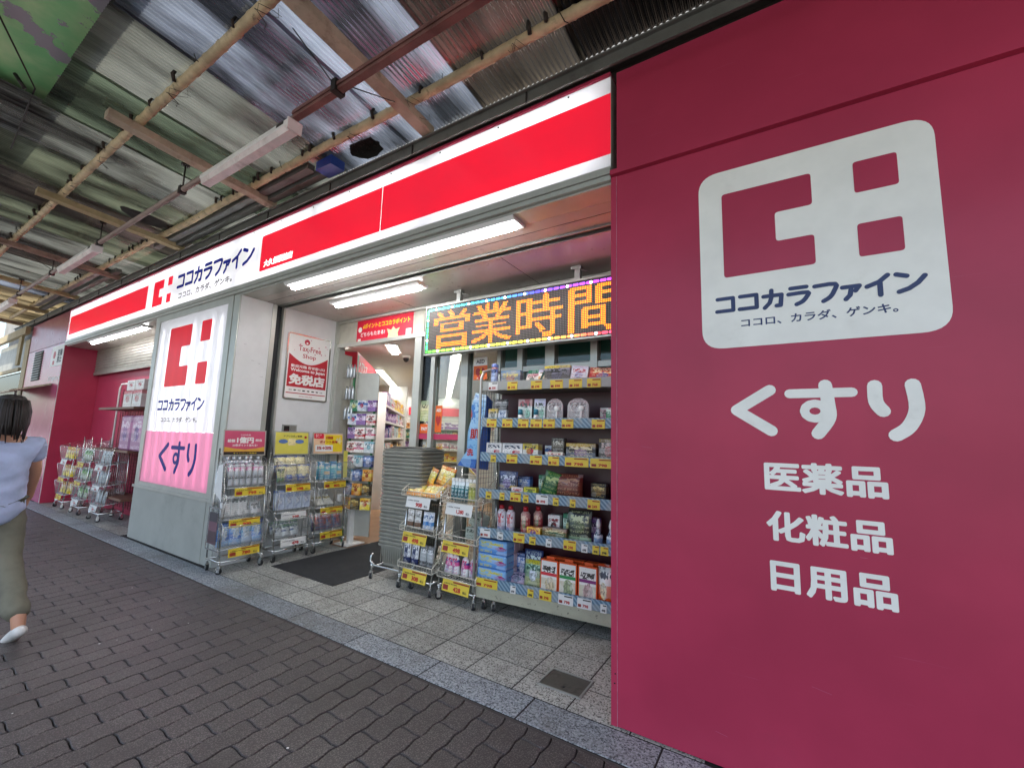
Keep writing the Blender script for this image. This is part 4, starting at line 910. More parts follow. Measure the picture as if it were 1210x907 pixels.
# ------------------------------------------------------------------ wire wagons
_wag = {}
def basket_g(W, D, front, back, lean, clear=False):
    """wire bin: floor at z=0; front wall of given height leaning forward by lean; back wall taller"""
    g = G(); r = .0014 if clear else .0019; B = .0032 if clear else .0042; wf = W/2; wb = W/2-.02
    FT = lambda u: (-wf+2*wf*u, -lean, front); FB = lambda u: (-wf+2*wf*u, 0, 0)
    BT = lambda u: (-wb+2*wb*u, D, back); BB = lambda u: (-wb+2*wb*u, D, .03)
    for f in (FT, FB, BT, BB): g.tube([f(0), f(1)], B, 5)
    for u in (0, 1): g.tube([FB(u), FT(u), BT(u), BB(u), FB(u)], B, 5)
    n = int(W/.026)
    for i in range(1, n):
        u = i/n; g.tube([FB(u), BB(u), BT(u)] if clear else [FT(u), FB(u), BB(u), BT(u)], r, 3)
    for i in range(1, 12):
        t_ = i/12
        for u in (0, 1):
            a = Vector(FB(u)).lerp(Vector(BB(u)), t_); b = Vector(FT(u)).lerp(Vector(BT(u)), t_); g.tube([a, b], r, 3)
    for z in (.5,):
        for u in (0, 1): g.tube([Vector(FB(u)).lerp(Vector(FT(u)), z), Vector(BB(u)).lerp(Vector(BT(u)), z)], r, 3)
    return g
def caster_tree(parent, x, y):
    c = ob('caster', G().box(-.008, .008, -.012, .012, .052, .075).box(-.014, -.011, -.016, .014, .02, .06).box(.011, .014, -.016, .014, .02, .06).tube([(0, 0, .07), (0, 0, .10)], .007, 6), m_chrome, parent, (x, y, 0))
    c.rotation_euler.z = random.uniform(-.6, .6)
    w = G(); n = 12; R_ = .026
    w.add([(sx, R_*math.cos(2*math.pi*k/n), R_+R_*math.sin(2*math.pi*k/n)) for sx in (-.0095, .0095) for k in range(n)], [tuple(range(n)), tuple(range(2*n-1, n-1, -1))]+[(k, (k+1) % n, n+(k+1) % n, n+k) for k in range(n)])
    ob('wheel', w, m_black, c)
CARDS = {}
def price_card(parent, x, z, y, w, h, price, white=False, tilt=-.18, small='本体価格'):
    c = thing('price_card', None, None) if False else put('price_card', G().box(-w/2, w/2, -.001, .001, 0, h).mesh('price_card', m_wcard if white else m_card), parent, (x, y, z), rot=(tilt, 0, 0))
    if not white: ob('red_header', G().box(-w*.1, w*.48, -.0022, -.0012, h*.80, h*.93), m_darkred, c)
    if not white and w > .15: ob('red_badge', G().prism(rrect(-w*.46, -w*.27, h*.14, h*.55, .003), -.0024, -.0012), m_darkred, c)
    text(c, price, m_pred, -w*.08, w*.20, h*.12, h*.52, -.0024, .05)
    if w > .15: text(c, '税込', m_pblk, w*.28, w*.42, h*.14, h*.36, -.0024, .02); text(c, 'お買得品 特別価格', m_pblk, -w*.44, w*.05, h*.62, h*.74, -.0024, .02)
    return c
m_cwire = M('cream_coated_wire', 'cfcabb', .4)
def wagon(label, loc, rz, W, D, tiers, prices, front=.2, back=.30, lean=.03, group=None, poster=None, clearfront=True, card_h=.07):
    t = thing('wire_wagon', label, 'display wagon', loc, rz, group)
    fr = G()
    for sx in (-1, 1):
        fr.tube([(sx*(W/2-.02), .03, .10), (sx*(W/2-.02), .10, max(tiers)+front+.02)], .007, 6); fr.tube([(sx*(W/2-.02), D-.02, .10), (sx*(W/2-.02), D-.04, max(tiers)+back+.05)], .007, 6)
        fr.tube([(sx*(W/2-.02), .02, .105), (sx*(W/2-.02), D-.01, .105)], .009, 6)
    fr.tube([(-W/2+.02, .03, .10), (W/2-.02, .03, .10)], .008, 6); fr.tube([(-W/2+.02, D-.02, .10), (W/2-.02, D-.02, .10)], .008, 6)
    for z in tiers: fr.tube([(-W/2+.02, .05+.07*(z/max(tiers)), z-.012), (W/2-.02, .05, z-.012)], .005, 5)
    ob('frame', fr, m_chrome, t)
    me = basket_g(W-.02, D-.05, front, back, lean, clearfront).mesh('basket', m_chrome if clearfront else m_cwire)
    for i, (z, (pr, wh)) in enumerate(zip(tiers, prices)):
        b = put('basket', me, t, (0, .02, z))
        if clearfront: ob('clear_front', G().add([(-W/2+.012, 0, .004), (W/2-.012, 0, .004), (W/2-.012, -lean, front-.004), (-W/2+.012, -lean, front-.004), (-W/2+.012, .002, .004), (W/2-.012, .002, .004), (W/2-.012, .002-lean, front-.004), (-W/2+.012, .002-lean, front-.004)],
            [(0, 1, 2, 3), (7, 6, 5, 4), (0, 4, 5, 1), (1, 5, 6, 2), (2, 6, 7, 3), (3, 7, 4, 0)]), m_clear, b)
        price_card(t, .01*((-1)**i), z-card_h-.002, .004, W*.66, card_h, pr, wh)
    for sx in (-1, 1):
        for y in (.03, D-.03): caster_tree(t, sx*(W/2-.025), y)
    if poster: poster(t, W, D, max(tiers)+back)
    return t
def to_world(t, p): return Matrix.LocRotScale(t.location, t.rotation_euler, None) @ Vector(p)
def nth(label, i, n, row):
    w = '' if n == 1 else (', left', ', right')[i] if n == 2 else (', left', ', middle', ', right')[i] if n == 3 else ', %s from left' % ('first', 'second', 'third', 'fourth', 'fifth', 'sixth')[i]
    q = label+('' if row is None else (' front row', ' back row')[row])+w
    return q.replace('of the nearest wagon', 'nearest wagon').replace('of the middle wagon', 'middle wagon').replace('of the wagon by the door', 'door wagon').replace('of the narrow wagon', 'narrow wagon').replace('of the corner wagon', 'corner wagon').replace(' in the ', ', ') if len(q.split()) > 13 else q
def fill(t, rz, name, meshes, label, cat, group, xs, y, z, tilt=.12, jit=.004, cap=None, rows=1, dy=.06, dz=.02, spin=.08):
    k = 0
    for r_ in range(rows):
        for x in xs:
            me = meshes[k % len(meshes)]; k += 1
            place(me, to_world(t, (x+random.uniform(-jit, jit), y+dy*r_, z+dz*r_)), rz+random.uniform(-spin, spin), name,
                  nth(label, xs.index(x), len(xs), r_ if rows > 1 else None), cat, group, -tilt, random.uniform(-spin, spin)*.5, cap=cap)

def pop_board(name, bg, draw):
    def f(t, W, D, z):
        b = put(name, G().box(-W/2+.01, W/2-.01, -.006, .0, 0, .245).mesh(name, m_alu), t, (0, .17, 1.015), rot=(-.08, 0, 0))
        ob('print_sheet', G().box(-W/2+.022, W/2-.022, -.008, -.0065, .012, .233), bg, b); draw(b, W/2-.022)
    return f
def d1(b, w):
    y = -.0092
    ob('gold_wave', G().prism([(-w, .04), (w, .04), (w, .085), (w*.6, .07), (0, .058), (-w*.6, .07), (-w, .085)], y, y+.0008), M('print_gold', 'd9a83c', .45), b)
    ob('dark_strip', G().box(-w, w, y, y+.0008, .012, .038), m_pblk, b)
    text(b, '1億円', m_pwhite, -w*.42, w*.42, .118, .178, y, .05); text(b, '総額', m_pwhite, -w*.86, -w*.5, .125, .155, y, .03); text(b, '相当', m_pwhite, w*.5, w*.84, .135, .16, y, .03)
    text(b, '20倍ポイント当たる!', m_pwhite, -w*.62, w*.62, .088, .11, y, .03); text(b, '3,000名様', m_pwhite, -w*.25, w*.25, .19, .203, y, .02); text(b, 'キャンペーン実施中', m_pyel, -w*.55, w*.6, .019, .031, y-.0006, .02)
def d2(b, w):
    y = -.0092
    text(b, 'アプリ公式ご登録', m_pblk, -w*.55, w*.6, .185, .205, y, .03)
    for x, c_ in ((-.55, 'blue'), (.45, 'blue')): ob('blue_oval', G().prism([(x*w+.28*w*math.cos(R(a)), .14+.022*math.sin(R(a))) for a in range(0, 360, 24)], y, y+.0008), M('print_blue_oval', '5a78b4', .45), b)
    ob('cream_panel', G().prism(rrect(-w*.25, w*.2, .10, .17, .008), y, y+.0007), M('cream_print', 'ead9a4', .5), b); ob('pink_disc', G().prism(arc(w*.82, .185, .014, 0, 345, 12), y, y+.0008), m_pred, b)
def d3(b, w):
    y = -.0092
    ob('yellow_field', G().prism(roundpoly([(-w*.25, .03), (w*.97, .03), (w*.97, .22), (-w*.25, .22)], .02), y+.0002, y+.0008), m_pyel, b)
    ob('red_patch', G().prism(rrect(-w, -w*.35, .175, .232, .012), y-.0002, y+.0001), m_red, b); text(b, 'おトク\nデー', m_pwhite, -w*.9, -w*.5, .185, .225, y-.0008, .03)
    text(b, 'ポイント倍増', m_pred, -w*.62, w*.62, .125, .155, y-.0006, .05); text(b, 'お客様感謝', m_pred, -w*.2, w*.3, .17, .205, y-.0006, .04)
    ob('white_panel', G().prism(rrect(-w*.9, w*.3, .035, .105, .006), y-.0001, y+.0001), m_pwhite, b); text(b, '5%→20%', m_pred, -w*.8, w*.2, .055, .09, y-.0008, .05)
    ob('spiky_print', G().prism([(w*.5, .16), (w*.6, .19), (w*.7, .17), (w*.82, .205), (w*.84, .165), (w*.97, .15), (w*.84, .14), (w*.82, .11), (w*.68, .14), (w*.55, .13)], y-.0003, y), M('cream_print', 'ead9a4', .5), b)
GW = 'wire wagons of goods along the left wall'; RZ = R(90); XW = -4.195
m_popyel = M('pop_yellow', 'd9cf5c', .45, var=.06); m_popor = M('pop_cream', 'ecc7a0', .45, var=.05)
w1 = wagon('wire wagon under the pink 1億円 poster, nearest the light box', (XW, 2.175, 0), RZ, .41, .275, (.205, .46, .735), (('780', 0), ('900', 0), ('799', 0)), poster=pop_board('poster_board', M('pop_pink', 'c9506f', .45, var=.05), d1), group=GW)
w2 = wagon('wire wagon under the yellow poster with blue ovals, middle of the three', (XW, 2.645, 0), RZ, .40, .275, (.205, .46, .735), (('478', 1), ('398', 1), ('298', 0)), poster=pop_board('poster_board', m_popyel, d2), group=GW)
w3 = wagon('wire wagon under the yellow and red point poster, nearest the door', (XW, 3.075, 0), RZ, .41, .275, (.205, .46, .735), (('298', 0), ('798', 0), ('802', 0)), poster=pop_board('poster_board', m_popor, d3), group=GW)
ob('clear_pocket', G().box(-.209, -.206, .03, .25, .20, .56).box(-.209, -.206, .06, .25, .60, .97), m_clear, w1)
ob('pocket_frame', G().box(-.212, -.2095, .025, .25, .195, .205).box(-.212, -.2095, .025, .25, .555, .565).box(-.212, -.2095, .025, .035, .2055, .5545).box(-.212, -.2095, .24, .25, .2055, .5545), m_chrome, w1)
ob('leaflet', G().box(-.2155, -.2125, .07, .22, .25, .52), PR(((0, '5b4a4e'), (.4, '7c5b66'), (.7, '4c484d')), 'b9b0b0', seed=40), w1)
ob('leaflet', G().add([(-.214, .05, .62), (-.214, .2, .70), (-.214, .16, .93), (-.214, .08, .95), (-.2125, .05, .62), (-.2125, .2, .70), (-.2125, .16, .93), (-.2125, .08, .95)], [(0, 1, 2, 3), (7, 6, 5, 4), (0, 4, 5, 1), (1, 5, 6, 2), (2, 6, 7, 3), (3, 7, 4, 0)]), m_pwhite, w1)
P_pinkb = PR(((0, 'b9bdc4'), (.22, '8a9099'), (.30, '2b2b2e'), (.46, 'aab0b8'), (.68, 'e0208a'), (.84, 'c2c6cc')), 'f2f2f4', None, 6, 11, .3)
m_silcap = M('silver_cap', 'c9ccd0', .3, metal=.6)
canb, canc = bottle('hair_can', [(.024, 0), (.026, .004), (.026, .17), (.014, .19)], P_pinkb, [(.016, .19), (.0155, .222), (.005, .226)], m_silcap)
fill(w1, RZ, 'hair_spray', [canb], 'silver spray bottle with pink band in the top bin of the nearest wagon', 'bottle', 'silver and pink spray bottles', [-.145, -.095, -.045, .01, .065, .12], .065, .755, .1, cap=canc, rows=2, dy=.07, dz=.03)
fill(w1, RZ, 'cosmetic_box', [boxmesh(.07, .03, .18, PR(((0, 'e6e6e4'), (.7, '33403c'), (.86, 'e9e9e7')), '3d4444', None, 10, 12))], 'white box with dark green top in the middle bin of the nearest wagon', 'box', 'white and green boxes', [-.16, -.09, -.02], .05, .485)
fill(w1, RZ, 'soap_pouch', [pouchmesh(.07, .12, .03, PR(((0, 'e9eaea'), (.6, 'c7ccce')), '33373b', '9aa0a4', 7, 13), 3)], 'white crumpled pouch in the middle bin of the nearest wagon', 'pouch', 'white pouches', [.045, .1, .14], .06, .485, .3, spin=.25)
pb = [pouchmesh(.115, .20, .04, PR(((0, '8fb8e6'), (.25, '1f6fd0'), (.5, '5aa0e6'), (.75, '1450b0')), 'eef4fb', 'd7e7f7', 6, 14+i), i) for i in range(2)]+[pouchmesh(.115, .20, .04, PR(((0, 'b5cbe6'), (.5, '2aa9d8'), (.8, 'a9c6e8')), 'f1f6fb', 'e2edf8', 6, 17), 4)]
fill(w1, RZ, 'refill_pouch', pb, 'blue refill pouch in the bottom bin of the nearest wagon', 'pouch', 'blue refill pouches', [-.145, -.05, .05, .14], .06, .225, .15, spin=.16)
pg = [pouchmesh(.13, .17, .06, PR(((0, '24489a'), (.25, '3361b5'), (.4, 'b7b08a'), (.75, 'd8cf9a'), (.88, '20418e')), 'f1e6b0', 'e9dfb4', 5, 20+i), i) for i in range(3)]
fill(w2, RZ, 'dishwasher_bag', pg, 'blue and gold detergent bag in the top bin of the middle wagon', 'bag', 'blue and gold bags', [-.12, -.01, .10], .05, .76, .2, rows=2, dy=.06, dz=.09, spin=.15)
place(pouchmesh(.075, .13, .04, PR(((0, '2f7d4b'), (.3, 'd8d79a'), (.8, '2c3b2c')), '3a4f2a', 'ddd79c', 5, 24), 2), to_world(w2, (-.155, .035, .76)), RZ, 'green_pouch', 'green based pouch at the left end of the middle wagon top bin', 'pouch', None, -.1)
fill(w2, RZ, 'tissue_pack', [boxmesh(.088, .05, .19, PR(((0, 'c9d6ea'), (.88, '5c6ea0')), '7f93bd', 'e9eef6', 9, 25))], 'pale blue patterned pack in the middle bin of the middle wagon', 'pack', 'pale blue patterned packs', [-.135, -.045, .045, .135], .05, .485, .06)
fill(w2, RZ, 'wipe_pack', [pouchmesh(.10, .12, .04, PR(((0, 'dfe5e6'), (.4, '2c3c7c'), (.55, 'e5e9ea'), (.75, '5a8b5e')), '2b5560', 'e9eef0', 6, 26+i), i) for i in range(2)], 'white and green wipe pack in the bottom bin of the middle wagon', 'pack', 'white and green wipe packs', [-.12, -.03, .06], .05, .225, .35, rows=2, dy=.05, dz=.03, spin=.2)
fill(w3, RZ, 'aqua_pack', [boxmesh(.075, .045, .19, PR(((0, '2d8fb5'), (.35, '48b0c9'), (.6, '7fd0c4'), (.75, '2b86bf')), 'f2f6ef', None, 7, 30)), boxmesh(.06, .045, .17, PR(((0, '3c92b5'), (.3, 'd9b98a'), (.5, '58b7cf'), (.8, '2f86b2')), 'f3ede0', None, 7, 31))], 'aqua blue boxed pack in the top bin of the wagon by the door', 'pack', 'aqua blue packs', [-.15, -.07, .01, .085], .05, .755, .06)
fill(w3, RZ, 'yellow_flyer', [boxmesh(.05, .004, .30, m_popyel, .0005)], 'tall yellow card strip in the wagon by the door', 'card', None, [.165], .06, .76, .05)
fill(w3, RZ, 'sachet', [boxmesh(.04, .006, .13, PR(((0, 'e9e9e2'), (.6, 'cdbd6a'), (.8, 'e3e3df')), '5b5b3c', None, 8, 33), .0005)], 'slim white and yellow sachet slanting in the wagon by the door', 'sachet', 'slim sachets', [-.16, -.12, -.08, -.04, .0, .04], .07, .485, .75, spin=.3)
place(G().lathe([(.028, 0), (.03, .005), (.03, .05), (.031, .052), (.031, .075), (.028, .078)], 14).mesh('jar', m_pwhite), to_world(w3, (.13, .08, .50)), 0, 'cream_jar', 'round white jar in the middle bin of the wagon by the door', 'jar', None)
fill(w3, RZ, 'dark_pouch', [pouchmesh(.11, .18, .04, PR(((0, '1f2a5e'), (.4, '2c3a78'), (.7, 'd7dbe6')), 'c94a3a', '9c2f2f', 6, 35+i), i) for i in range(3)], 'dark blue and red pouch in the bottom bin of the wagon by the door', 'pouch', 'dark blue pouches', [-.14, -.05, .04, .13], .05, .225, .3, spin=.2)

st = thing('white_stand', 'white floor stand with sloping grey top between the wagons and the doorway', 'stand', (-4.23, 3.37, 0), RZ)
ob('column', G().box(-.03, .03, 0, .05, .012, .86), m_pwhite, st); ob('base_plate', G().box(-.11, .13, -.08, .16, .008, .012+.006), m_pwhite, st)
ob('top_box', G().add([(-.06, -.04, .86), (.06, -.04, .86), (.06, .08, .86), (-.06, .08, .86), (-.06, -.04, .89), (.06, -.04, .89), (.06, .08, .96), (-.06, .08, .96)], [(0, 1, 2, 3), (7, 6, 5, 4), (0, 4, 5, 1), (1, 5, 6, 2), (2, 6, 7, 3), (3, 7, 4, 0)]), M('stand_grey', '8f918f', .45), st)

GF = 'wire wagons of goods in front of the glass'
wa = wagon('narrow wire wagon with orange and yellow pouches beside the basket stack', (-2.575, 2.665, 0), R(-2), .41, .30, (.175, .465, .75), (('308', 0), ('498', 0), ('908', 1)), front=.04, back=.20, lean=.0, clearfront=False, group=GF, card_h=.085)
wb = wagon('wire wagon with green toothpaste tubes beside the tall shelf', (-2.145, 2.665, 0), R(-2), .40, .30, (.175, .455, .74), (('428', 0), ('498', 0), ('1,280', 1)), front=.04, back=.20, lean=.0, clearfront=False, group=GF, card_h=.085)
py = [pouchmesh(.10, .16, .035, PR(((0, 'd98a2a'), (.2, 'f0b52a'), (.5, 'e0cf52'), (.8, 'dd7a2c')), 'f7f2d0', 'f4e27a', 6, 40+i), i) for i in range(3)]
fill(wa, 0, 'snack_pouch', py, 'orange and yellow shiny pouch in the top bin of the narrow wagon', 'pouch', 'orange and yellow pouches', [-.14, -.06, .02, .10, .15], .05, .765, .95, spin=.5)
for k, (x, y, z) in enumerate(((-.05, .17, .83), (.06, .19, .85), (.15, .17, .84))): place(py[k], to_world(wa, (x, y, z)), .3*(k-1), 'snack_pouch', 'yellow shiny pouch standing %s in the top bin of the narrow wagon' % ('upright at the left', 'upright in the middle', 'upright at the right')[k], 'pouch', 'orange and yellow pouches', -.25, .25)
fill(wa, 0, 'refill_pack', [pouchmesh(.075, .15, .035, PR(((0, 'e5e2dc'), (.12, '7a5a44'), (.35, 'e9e8e4')), '8a8a84', None, 6, 44), 1)], 'white refill pack with brown base in the middle bin of the narrow wagon', 'refill pack', 'white refill packs with brown base', [-.13, -.04], .05, .485, .05)
fill(wa, 0, 'refill_pack', [pouchmesh(.06, .15, .035, PR(((0, 'e2e6ea'), (.3, '4b8fce'), (.5, 'e6eaee')), '3d5f8c', None, 6, 45), 2)], 'white and light blue refill pack in the middle bin of the narrow wagon', 'refill pack', 'white and blue refill packs', [.05, .12], .05, .485, .05)
fill(wa, 0, 'detergent_pouch', [pouchmesh(.08, .17, .04, PR(((0, '26305e'), (.28, 'e3e5e8')), '4a5068', '2f3d6c', 5, 46, .35), 1)], 'white pouch with navy waves in the bottom bin of the narrow wagon', 'pouch', 'white and navy pouches', [-.14, -.05], .05, .20, .05)
fill(wa, 0, 'detergent_pouch', [pouchmesh(.08, .17, .04, PR(((0, '55585a'), (.3, 'a9adae'), (.7, '4a4d50')), 'd9dadb', None, 5, 47), 1)], 'grey pouch in the bottom bin of the narrow wagon', 'pouch', 'grey pouches', [.05, .13], .05, .20, .05)
tb = pouchmesh(.034, .15, .024, PR(((0, '0d5a63'), (.45, '11737a'), (.78, 'e9eef0')), 'e9f3f3', None, 5, 50), 0)
tbc = G().box(-.012, .012, .004, .022, .15, .172).mesh('cap', m_pwhite)
fill(wb, 0, 'toothpaste_tube', [tb], 'teal toothpaste tube with white cap in the top bin of the wagon', 'tube', 'teal toothpaste tubes', [-.11, -.075, -.04, -.005, .03], .055, .755, .06, cap=tbc, spin=.03)
fill(wb, 0, 'toothpaste_tube', [pouchmesh(.036, .14, .024, PR(((0, 'a9ad52'), (.8, 'd8c9a0')), '5a5d1e', None, 5, 51), 0)], 'olive yellow tube in the top bin of the wagon', 'tube', 'olive yellow tubes', [.07, .108], .055, .755, .06, cap=tbc)
bxm = boxmesh(.12, .10, .09, PR(((0, 'a3ab9c'), (.97, 'b2baac')), '23241f', None, 4, 52, .5, (.1, .6), .5, 8), .003)
place(bxm, to_world(wb, (.10, .07, .475)), R(4), 'tea_box', 'grey green box lying lowest in the middle bin', 'box', 'grey green boxes'); place(bxm, to_world(wb, (.105, .08, .575)), R(-8), 'tea_box', 'grey green box tilted on top of the other in the middle bin', 'box', 'grey green boxes', 0, .25)
hb_, hc_ = bottle('bottle', [(.034, 0), (.038, .006), (.038, .10), (.030, .125), (.013, .14)], PR(((0, 'e8e6e6'), (.42, 'd2478c'), (.62, '4a3b8c'), (.74, 'ebe9ea')), 'c2185b', 'f0b0cc', 6, 53), [(.014, .14), (.015, .165), (.006, .168)], m_pwhite, .7)
fill(wb, 0, 'detergent_bottle', [hb_], 'white bottle with pink label in the bottom bin of the wagon', 'bottle', 'white and pink bottles', [-.13, -.045, .04, .125], .08, .20, .05, cap=hc_, spin=.3)

# ------------------------------------------------------------------ stack of shopping baskets
m_bk = M('grey_basket_plastic', '8a897f', .45, var=.08)
def rring(w, d, r, n=3): return rrect(-w/2, w/2, -d/2, d/2, r, n)
def basket_mesh(full):
    g = G(); lv = [(0, .40, .27), (.14, .44, .31), (.168, .45, .32), (.168, .475, .345), (.178, .48, .35), (.184, .475, .345), (.190, .440, .312), (.197, .475, .345), (.204, .475, .345), (.204, .455, .325), (.165, .44, .31), (.02, .40, .27)] if full else [(.168, .45, .32), (.168, .475, .345), (.178, .48, .35), (.184, .475, .345), (.190, .440, .312), (.197, .475, .345), (.204, .475, .345), (.204, .455, .325), (.165, .44, .31)]
    rings = [[(x, y, z) for x, y in rring(w, d, .05)] for z, w, d in lv]; n = len(rings[0])
    fs = [(i*n+k, i*n+(k+1) % n, (i+1)*n+(k+1) % n, (i+1)*n+k) for i in range(len(rings)-1) for k in range(n)]
    if full: fs += [tuple(range(n-1, -1, -1)), tuple((len(rings)-1)*n+k for k in range(n))]
    g.add([v_ for r_ in rings for v_ in r_], fs)
    if full:
        for k in range(16): x = -.19+.025*k; g.box(x-.002, x+.002, -.1585-.0, -.150, .03, .15)
    return g.mesh('shopping_basket', m_bk)
fb, rbm = basket_mesh(True), basket_mesh(False)
bx, by = -2.875, 2.93
ORDN = ['second', 'third', 'fourth', 'fifth', 'sixth', 'seventh', 'eighth', 'ninth', 'tenth', 'eleventh', 'twelfth', 'thirteenth', 'fourteenth', 'fifteenth', 'sixteenth', 'seventeenth', 'eighteenth', 'nineteenth', 'twentieth', 'twenty first', 'twenty second', 'twenty third', 'twenty fourth', 'twenty fifth', 'twenty sixth', 'twenty seventh', 'twenty eighth', 'lowest']
for k in range(26):
    z = .115+.0325*k; lean = .0016*k
    o = put('shopping_basket', fb if k == 0 else rbm, None, (bx-lean*.4+random.uniform(-.003, .003), by+random.uniform(-.003, .003), z), rz=R(3+random.uniform(-1, 1)))
    tag(o, 'lowest grey shopping basket, the only one of the stack showing its whole side' if k == 0 else ('topmost grey shopping basket of the tall nested stack' if k == 25 else 'grey shopping basket, %s from the top of the nested stack' % ORDN[24-k]), 'basket', 'grey shopping baskets nested in one stack')
for sy in (-1, 1): ob('handle', G().tube([(-.20, sy*.12, .197), (-.19, sy*.06, .212), (0, sy*.05, .216), (.19, sy*.06, .212), (.20, sy*.12, .197)], .008, 6), M('handle_plastic', '5c5b55', .45), o)
ob('mesh_floor', G().box(-.18, .18, -.12, .12, .166, .169), M('basket_inside', '4d4c47', .6), o)
bt_ = thing('basket_trolley', 'low chrome wheeled trolley under the stack of grey baskets', 'trolley', (bx, by, 0), R(3))
ob('trolley_frame', G().tube([(-.25, -.19, .21), (-.262, -.20, .19), (-.25, -.215, .15), (-.20, -.22, .125), (.17, -.22, .125), (.22, -.215, .15), (.235, -.20, .19), (.232, -.12, .22)], .009, 8)
   .tube([(-.25, -.20, .15), (-.25, -.20, .06)], .009, 8).tube([(.215, -.205, .15), (.215, -.205, .06)], .009, 8).tube([(-.25, -.2, .10), (-.25, .18, .10), (.215, .18, .10), (.215, -.2, .10)], .008, 8).tube([(-.25, 0, .10), (.215, 0, .10)], .008, 6), m_chrome, bt_)
for x in (-.25, .215):
    for y in (-.20, .18): caster_tree(bt_, x, y)

# ------------------------------------------------------------------ tall outdoor shelf
SR = R(4.5)
sf = thing('display_shelf', 'tall wheeled display shelf full of household goods between the wagons and the magenta wall', 'shelf', (-1.975, 2.70, 0), SR)
LV = [.205, .555, .835, 1.105, 1.365, 1.645]; SW, SD = 1.235, .30
m_spk = M('speckled_base_paint', 'a3a28e', .55, var=.1, dirt='35322a', ds=30, dlo=.58, dhi=.66)
t = NT('blue_pattern_strip'); v = t.coord(); sp_ = t.N('SeparateXYZ'); t.L(v, sp_.inputs[0])
dgn = t.math('SINE', t.math('MULTIPLY', t.math('ADD', sp_.outputs[0], sp_.outputs[2]), 190)); ms = t.step(t.noise(v, 7, 2), .46, .54)
cc = t.mix(t.step(dgn, -.2, .6), hx('56748a'), hx('8aa3b3')); cc = t.mix(t.math('MULTIPLY', ms, .4), cc, hx('a4a49c')); t.L(cc, t.p.inputs['Base Color']); t.p.inputs['Roughness'].default_value = .3; m_strip = t.m
m_backp = M('maroon_back_panel', '420f1d', .35, var=.1)
for i, z in enumerate(LV):
    d0 = 0 if i < 5 else .0
    ob('shelf_board', G().box(.012, SW, .006+d0, SD-.01, z-.03, z), M('shelf_metal', '8f8f88', .5, metal=.2), sf)
    ob('price_rail', G().box(.01, SW, -.003, .005, z-.03, z+.038), m_strip if i < 5 else M('clear_rail', '9c9c97', .3, var=.05), sf)
ob('back_panel', G().box(.01, SW, SD-.008, SD, .2, 1.62), m_backp, sf)
ob('side_panel', G().box(SW+.001, SW+.012, .0, SD, .1, 1.64), m_backp, sf)
ob('base', G().box(.0, SW, -.002, SD, .095, .173), m_spk, sf)
ob('handle_post', G().tube([(-.01, .0, .12), (-.012, .0, 1.70), (-.004, .02, 1.765), (.02, .08, 1.79), (.03, .22, 1.79), (.02, .29, 1.76), (.01, .30, 1.68), (.01, .30, .12)], .011, 8), m_alu, sf)
gg = G()
for k in range(1, 40): z = .2+.037*k; gg.tube([(-.008, .01, z), (.008, .29, z)], .0013, 3)
for k in range(7): y = .03+.04*k; gg.tube([(-.0, y, .19), (-.0, y, 1.69)], .0018, 4)
ob('side_grid', gg, M('blue_grey_wire', '3d4556', .4, metal=.4), sf)
for x in (.06, .14, SW-.08): caster_tree(sf, x, .05); caster_tree(sf, x, .25)
TG = [(5, [(.061, .143, 'w'), (.226, .311), (.422, .511), (.575, .672), (.717, .813), (.848, .946)]),
      (4, [(.057, .143), (.192, .278), (.324, .41), (.426, .516), (.526, .616), (.667, .753), (.883, .975)]),
      (3, [(.102, .148), (.238, .327), (.429, .522), (.57, .652), (.695, .863), (.875, 1.022)]),
      (2, [(.071, .12), (.19, .23), (.278, .363), (.382, .424), (.483, .574, 'w'), (.611, .653), (.734, .774), (.857, .942)]),
      (1, [(.034, .121, 'w'), (.181, .228, 'w'), (.312, .401), (.438, .486), (.564, .606, 'w'), (.692, .78), (.818, .86, 'w'), (.893, .937), (.946, .998)]),
      (0, [(.008, .195), (.30, .342, 'w'), (.434, .479), (.522, .612), (.661, .765, 'w'), (.793, .889, 'w'), (.947, .987, 'w')])]
pr_ = ['298', '398', '498', '698', '768', '358', '898', '249']
for lv, tg in TG:
    for k, a in enumerate(tg):
        w_ = a[1]-a[0]; wh = len(a) > 2; h_ = .062 if w_ > .06 else .052
        c_ = put('price_tag', G().box(-w_/2, w_/2, -.001, .001, 0, h_).mesh('price_tag', m_wcard if wh else m_card), sf, ((a[0]+a[1])/2, -.0062, LV[lv]-.033), rot=(-.03, 0, 0))
        ob('red_header', G().box(-w_*.1, w_*.45, -.0022, -.0012, h_*.8, h_*.92), m_darkred if not wh else m_pblk, c_)
        if w_ > .06: ob('red_badge', G().prism(rrect(-w_*.44, -w_*.22, h_*.14, h_*.42, .002), -.0024, -.0012), m_darkred, c_)
        text(c_, ('798' if w_ > .09 and lv in (3, 0) else pr_[(k*3+lv) % 8]), m_pred if w_ > .06 else m_pblk, -w_*.12 if w_ > .06 else -w_*.3, w_*.28, h_*.14, h_*.45, -.0024, .04)
def sw_(x, y, z): return to_world(sf, (x, y, z))
_behind = [0]
def on(me, name, x, lv, label, cat, y=.055, rz=0, tilt=.05, grp=None, cap=None, roll=0, dz=.001, extra=None):
    return place(me, sw_(x, y, LV[lv]+dz), SR+rz, name, label, cat, grp, -tilt, roll, cap, extra=extra)
TOP = 'on the top shelf'
sc_b, sc_c = bottle('can', [(.026, 0), (.028, .004), (.028, .15), (.02, .165)], PR(((0, '6f8cc4'), (.15, 'b9c9e6'), (.7, '5e7fc0'), (.85, 'd27a3c')), '1f2f5e', None, 5, 60), [(.027, .152), (.027, .178), (.012, .186)], M('cap_blue', '6d86c9', .35))
